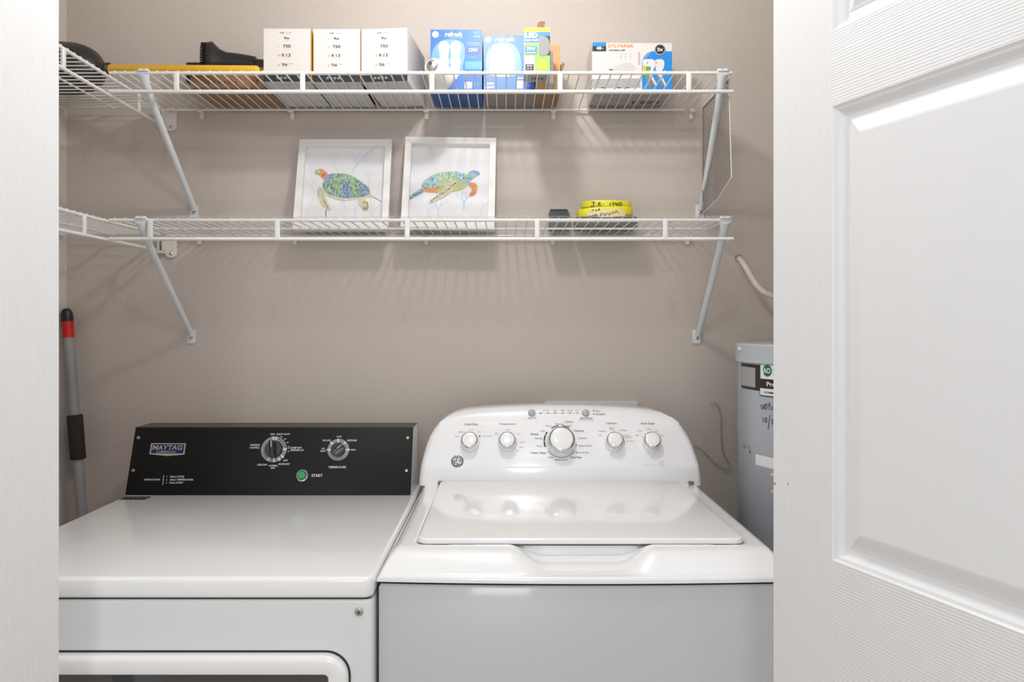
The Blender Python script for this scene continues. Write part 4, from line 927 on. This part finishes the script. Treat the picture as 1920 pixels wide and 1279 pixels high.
for s_, x, y, h, w in (('Load Size', 883.5, 795.5, 4.2, 24.5), ('Temperature', 951, 795.6, 4.6, 32), ('Colors', 1067, 791, 4.0, 15), ('Options', 1146.3, 794.2, 4.8, 19.5), ('Auto Soak', 1214.3, 794, 4.4, 26)): TW(s_, x, y, h, w, 'print_dark')
for s_, x, y, w in (('Deep Fill', 997.6, 784.5, 16), ('Start/Pause', 1099.3, 784.2, 23), ('Heavy', 1028.5, 799, 11), ('Normal', 1049, 795.3, 13.5), ('Light', 1067.3, 798.6, 9), ('Delicates', 1085.5, 808, 17.5), ('Casuals', 1092, 821.3, 15), ('Speed Wash', 1097, 836.3, 23.5), ('Drain & Spin', 1092.5, 849, 24.5), ('Active Wear', 1079.5, 857.6, 22.5), ('Bulky Items', 1053, 862.6, 23), ('Jeans', 1032.6, 857.8, 10.5), ('Towels / Sheets', 1009.5, 849.2, 29.5), ('Heavy', 1011.5, 837, 11), ('Normal', 1009.5, 821.7, 13.5), ('Whites', 1002, 814.3, 15.5), ('Light', 1018, 808.3, 9),
                     ('Pause', 1120.6, 770.8, 10), ('Lid Locked', 1125, 776.6, 18)):
    TW(s_, x, y, 3.6, w, 'print_dark' if w > 15 else 'print_mid', .004)
TW('hold 3 secs to reset', 1099.5, 787.6, 1.9, 27)
for s_, x, y, w in (('Small', 857, 818.5, 8), ('Medium', 865.5, 810, 12), ('Large', 883.5, 806, 7), ('Super', 900, 810, 8), ('Precise Fill', 913.5, 818, 16), ('Tap', 930.5, 811.5, 5), ('Cold', 931, 814.8, 7), ('Cold', 951.5, 806, 6), ('Cool', 972.5, 813.5, 7), ('Warm', 980, 829.5, 10), ('Warm', 978, 838.5, 9), ('Hot', 971, 845.2, 5),
                     ('Off', 1125, 816.5, 5), ('2nd Rinse', 1129.5, 808.5, 14), ('Extra', 1147.3, 802, 8), ('Rinse', 1147.3, 805, 8), ('2nd Rinse', 1167.5, 807, 14), ('Deep Rinse', 1172, 816.5, 17), ('Fabric Softener', 1174, 819.6, 19), ('Deep Rinse', 1182, 827.7, 16), ('Off', 1194, 816.5, 5), ('15 Min', 1199, 808.3, 9), ('30 Min', 1215.5, 804.6, 10), ('1 Hr', 1231, 808.3, 6), ('2 Hr', 1241, 816.5, 6)): TW(s_, x, y, 2.4, w)
for s_, x, w in (('Delay', 1024.5, 13), ('Soak', 1041, 8), ('Wash', 1055, 8), ('Rinse', 1068.5, 9), ('Spin', 1082, 7)): TW(s_, x, 769.8, 2.8, w)
for x in (1013.7, 1027.3, 1041, 1054.8, 1068.6, 1082.3): b.disc(FW, x, 774.8, 1.25, 'print_dark', .001, n=10)
b.stroke(FW, [(1006, 774.8), (1080, 774.8)], .35, 'print_mid', .0007)
for y in (770.6, 776.4): b.disc(FW, 1112.7, y, 1.2, 'print_dark', .001, n=10)
for a0, a1 in ((98, 125), (58, 84)): b.ring(FW, 1052, 827.5, 29.2, 32, 'print_mid', .001, a0, a1, 10)
for a0, a1 in ((157, 178), (180, 199), (145, 154)): b.ring(FW, 1052, 828, 30, 33, 'print_dark', .001, a0, a1, 10)
b.ring(FW, 1052, 828, 30, 31.2, 'print_mid', .001, 215, 325, 24)
b.ring(FW, 1151, 829, 18.5, 20.2, 'print_mid', .001, -12, 40, 12); b.ring(FW, 1080, 834.5, .9, 1.9, 'print_dark', .001, 0, 360, 14); b.disc(FW, 899.5, 818.3, 1.6, 'print_dark', .001, n=10)
for cx, a_s in ((881, (20, 60, 100, 150)), (951, (-30, -10, 20, 150)), (1220, (20, 60, 100, 150))):
    for a in a_s: b.disc(FW, cx+19*math.cos(math.radians(a)), 829-17*math.sin(math.radians(a)), .6, 'print_mid', .001, n=8)
b.ring(FW, 1240.5, 869.5, 4.2, 5.2, 'box_lines', .001); b.text(FW, 'HE', 1240.5, 869.5, 2.6, 'box_lines', off=.001); b.text(FW, 'Energy Star', 1217, 872.3, 2.6, 'box_lines', w=25, off=.001)
for k_ in WB: WB[k_].out(k_, con)
def wknob(x, y, R, h, nm='knob'):
    u, v = FW.uv(x, y); o = FW.at(u, v, -.0006); b = B()
    b.lathe([(R*1.10, 0), (R*1.10, .0015), (R*1.04, .003), (R*1.03, .005), (R*1.0, h*.62)], o, FW.n, 'washer_white', n=40); kb = b.out(nm, wa)
    b = B(); b.lathe([(R*1.0, h*.60), (R*.985, h*.78), (R*.93, h*.92), (R*.86, h*.985), (R*.80, h)], o, FW.n, 'chrome', n=40, caps=False); b.out('chrome_ring', kb, label='polished chrome ring')
    b = B(); b.lathe([(R*.81, h*.96), (R*.80, h*1.005), (R*.74, h*1.03), (R*.4, h*1.045), (.0001, h*1.05)], o, FW.n, 'washer_white', n=40); b.out('cap', kb)
for x in (881, 951, 1151, 1220.5): wknob(x, 830, .0215, .0275)
wknob(1052, 830, .0335, .033, 'cycle_knob')
for x in (997, 1098):
    u, v = FW.uv(x, 774.5); b = B(); b.lathe([(.0094, 0), (.0094, .002), (.008, .0045), (.005, .0058), (.0001, .0062)], FW.at(u, v, 0), FW.n, 'button_grey', n=28); b.out('push_button', wa)
b = B(); u, v = FW.uv(857.5, 865); o = FW.at(u, v, -.0022); b.lathe([(.0158, 0), (.0158, .0025), (.0146, .0042), (.0135, .0036)], o, FW.n, 'chrome', n=36, caps=False); b.lathe([(.0138, .001), (.0137, .0034), (.0001, .0036)], o, FW.n, 'print_dark', n=36)
b.ring(FW, 857.5, 865, 7.6, 9.0, 'chrome', .0018)
b.text(FW, 'G', 855.0, 864.0, 8.5, 'label_white', w=6.0, off=.0022, bold=.02); b.text(FW, 'E', 860.8, 865.8, 8.5, 'label_white', w=6.0, off=.0022, bold=.02)
for k in range(4):
    a = k*PI/2+.5; b.ring(FW, 857.5+5.6*math.cos(a), 865+5.6*math.sin(a), 1.0, 1.9, 'label_white', .0020, n=14)
b.out('badge', wa)
for x in (826, 1296):
    p = P(x, 903.5, 1.785); b = B(); b.slab(p.x-.006, p.x+.006, 1.779, 1.792, .950, .9562, 'gap_hinge_grey', rc=.003, rb=.001); b.out('hinge', wa)

# ------------------------------------------------------------------ wall box, pipe and cord behind the washer
b = B(); xa, xb = P(1021, 753, YB).x, P(1195, 753, YB).x; zt = P(0, 753, YB-.01).z
b.slab(xa, xb, .93, zt, 0, .012, 'box_plastic', rc=.004, rb=.002, T=lambda x, y, h: Vector((x, YB-h, y))); b.out('outlet_box', loc=((xa+xb)/2, YB, .93), label='white plastic laundry outlet box on the wall just above the washer console', category='outlet box')
b = B(); pp = [(1385, 484, 2.028), (1388, 487, 2.01), (1396, 498, 1.99), (1404, 512, 1.975), (1413, 527, 1.965), (1424, 541, 1.955), (1436, 550, 1.95), (1452, 556, 1.95), (1480, 560, 1.95), (1530, 563, 1.93)]
pts = [P(*q) for q in pp]; P3 = [Vector(q) for q in spline([tuple(q) for q in pts], 4, False)]; b.tube(P3, [.0075+.0007*math.sin(i*2.3) for i in range(len(P3))], 'pipe_white', n=12)
pi = b.out('drain_pipe', loc=(P3[0].x, YB, P3[0].z), label='thin white painted pipe curving out of the wall above the water heater', category='pipe')
b = B(); c0 = P(1385, 484, YB); b.lathe([(.011, .0001), (.0108, .0012), (.009, .0012)], (c0.x, YB, c0.z), (0, -1, 0), 'cord_grey', n=16); b.out('hole_rim', pi)
b = B(); pp = [(1331, 760), (1338, 756), (1347, 764), (1352, 785), (1352, 815), (1356, 850), (1368, 872), (1362, 880), (1340, 868), (1318, 845), (1300, 836)]
P3 = [P(x, y, YB-.006) for x, y in spline(pp, 4, False)]; b.tube(P3, .0010, 'cord_grey', n=6); b.out('thin_cable', loc=(P3[-1].x, YB, P3[-1].z), label='thin grey cable looping on the wall between washer and water heater', category='cable')

# ------------------------------------------------------------------ water heater
HX, HY, HR, HT = .790, 1.740, .240, 1.288
t = thing('water_heater', 'grey cylindrical water heater in the right corner, mostly behind the open door', 'water heater', (HX, HY, 0))
b = B(); b.lathe([(HR-.01, 0), (HR, .03), (HR, HT-.045), (HR+.001, HT-.043)], (HX, HY, 0), (0, 0, 1), 'heater_grey', n=96); tk = b.out('tank', t)
b = B(); b.lathe([(HR+.0005, HT-.046), (HR+.0055, HT-.042), (HR+.0045, HT-.037), (HR+.0045, HT-.004), (HR+.001, HT), (.0001, HT+.002)], (HX, HY, 0), (0, 0, 1), 'heater_grey', n=96); b.out('top_cap', t)
b = B(); q = P(1387, 665, 1.66); aa = math.atan2(q.x-HX, -(q.y-HY)); C0 = Cyl(HX, HY, HR)
b.lathe([(.005, 0), (.005, .003), (.001, .005)], C0.at(*C0.uv(1391.5, 654), .0045), (-.97, -.25, 0), 'clip_white', n=12); b.out('screw', t)
b = B()
for k, (r, m) in enumerate(((.05, 'label_orange'), (.03, 'masking'))): b.box(HX-.13+.02*k, HX-.05, HY-.14, HY-.06+.01*k, HT+.0022, HT+.005+.003*k, m)
b.out('cap_label', t, label='orange and cream tag on the cap')
C = Cyl(HX, HY, HR)
z7 = lambda pts: [(1370+x/5.561, 630+y/5.561) for x, y in pts]
# helper: world-size shapes on the tank, u = arc length, v = height
def cy(px, py): return C.uv(px, py)
def patch(u0, v0, u1, v1, m, off, sk=0):
    n = max(2, int((u1-u0)/.006))
    for i in range(n):
        a, c = u0+(u1-u0)*i/n, u0+(u1-u0)*(i+1)/n
        b.poly([C.at(a, v0, off), C.at(c, v0, off), C.at(c, v1, off), C.at(a, v1, off)], m)
b = B()
uA, vA = cy(1390.5, 681); uB, vB = cy(1427, 690); uM = cy(1418, 700)[0]; uE = uB+.20
_, vtop2 = cy(1440, 676); _, vbotL = cy(1391, 724)
patch(uA, cy(1391, 727)[1], uM+.02, vA, 'label_black', .0006); patch(uA+.003, cy(1391, 722)[1], uM-.002, cy(1391, 686.5)[1], 'label_silver', .0010)
patch(uM-.002, cy(1420, 730)[1], uE, cy(1420, 707)[1], 'label_black', .0012)
patch(uB-.003, cy(1440, 744)[1], uE, cy(1440, 674)[1], 'label_black', .0014)
patch(uB, cy(1440, 711)[1], uE-.01, cy(1440, 679)[1], 'label_white', .0018); patch(uB-.001, cy(1440, 742)[1], uE-.01, cy(1440, 729)[1], 'label_white', .0018)
gu, gv = cy(1440, 695); R = .0128
b.poly([C.at(gu+R*math.cos(2*PI*k/28), gv+R*math.sin(2*PI*k/28), .0026) for k in range(28)], 'label_green')
class Off:  # text frame on the tank in metres
    def __init__(s, u, v): s.u, s.v0 = u, v
    def uv(s, x, y): return x*.001, -y*.001
    def at(s, u, v, h=0): return C.at(s.u+u, s.v0+v, h)
b.text(Off(gu, gv), 'AO', 0, 0, 12, 'label_white', w=21, bold=.03, off=.0040); b.text(Off(gu+R+.004, gv), 'Smith', 0, 0, 11, 'label_green', w=34, align='L', off=.003)
b.text(Off(cy(1439, 720)[0], cy(1440, 720)[1]), 'ProLine', 0, 0, 10, 'label_white', w=56, align='L', bold=.03, off=.0026)
b.text(Off(cy(1434, 736)[0], cy(1440, 736)[1]), 'COMMERCIAL', 0, 0, 4.5, 'label_black', w=62, align='L', bold=.02, off=.0026)
b.out('brand_label', tk)
b = B(); b.bm.verts.ensure_lookup_table()
def scr(sts, w, base=None):
    for st in sts:
        uvp = [C.uv(*p) for p in z7(st)]
        for (a0, c0), (a1, c1) in zip(uvp, uvp[1:]):
            d = Vector((a1-a0, c1-c0)); d = d.normalized() if d.length else Vector((1, 0)); q = Vector((-d.y, d.x))*w/2
            b.poly([C.at(a0-q.x, c0-q.y, .0008), C.at(a1-q.x, c1-q.y, .0008), C.at(a1+q.x, c1+q.y, .0008), C.at(a0+q.x, c0+q.y, .0008)], 'marker')
scr([[(318, 712), (328, 768)], [(338, 768), (342, 715), (355, 765), (362, 705)], [(388, 705), (368, 720), (385, 745), (368, 775)], [(405, 690), (402, 770)], [(393, 722), (418, 718)], [(440, 735), (425, 745), (428, 768), (442, 765)],
     [(335, 845), (342, 905)], [(365, 850), (358, 890), (375, 905), (380, 870), (365, 850)], [(412, 820), (392, 975)], [(425, 870), (440, 872), (430, 895), (443, 905), (432, 925)]], .0016)
b.out('date_writing', tk); b = B()
scr([[(150, 1130), (135, 1145), (152, 1155), (140, 1172)], [(165, 1150), (195, 1165), (205, 1215)], [(195, 1200), (212, 1225)], [(212, 1205), (196, 1228)]], .001)
b.out('small_writing', tk)
b = B(); u0 = cy(1417, 855)[0]; patch(u0, cy(1420, 872)[1], u0+.16, cy(1420, 852)[1], 'label_white', .0006)
b.out('notice_label', tk)
b = B(); u0 = cy(1446, 890)[0]
for y in (886, 918):
    b = B(); patch(u0, cy(1446, y+6)[1], u0+.03, cy(1446, y)[1], 'masking', .0007); b.out('tape_patch', tk)
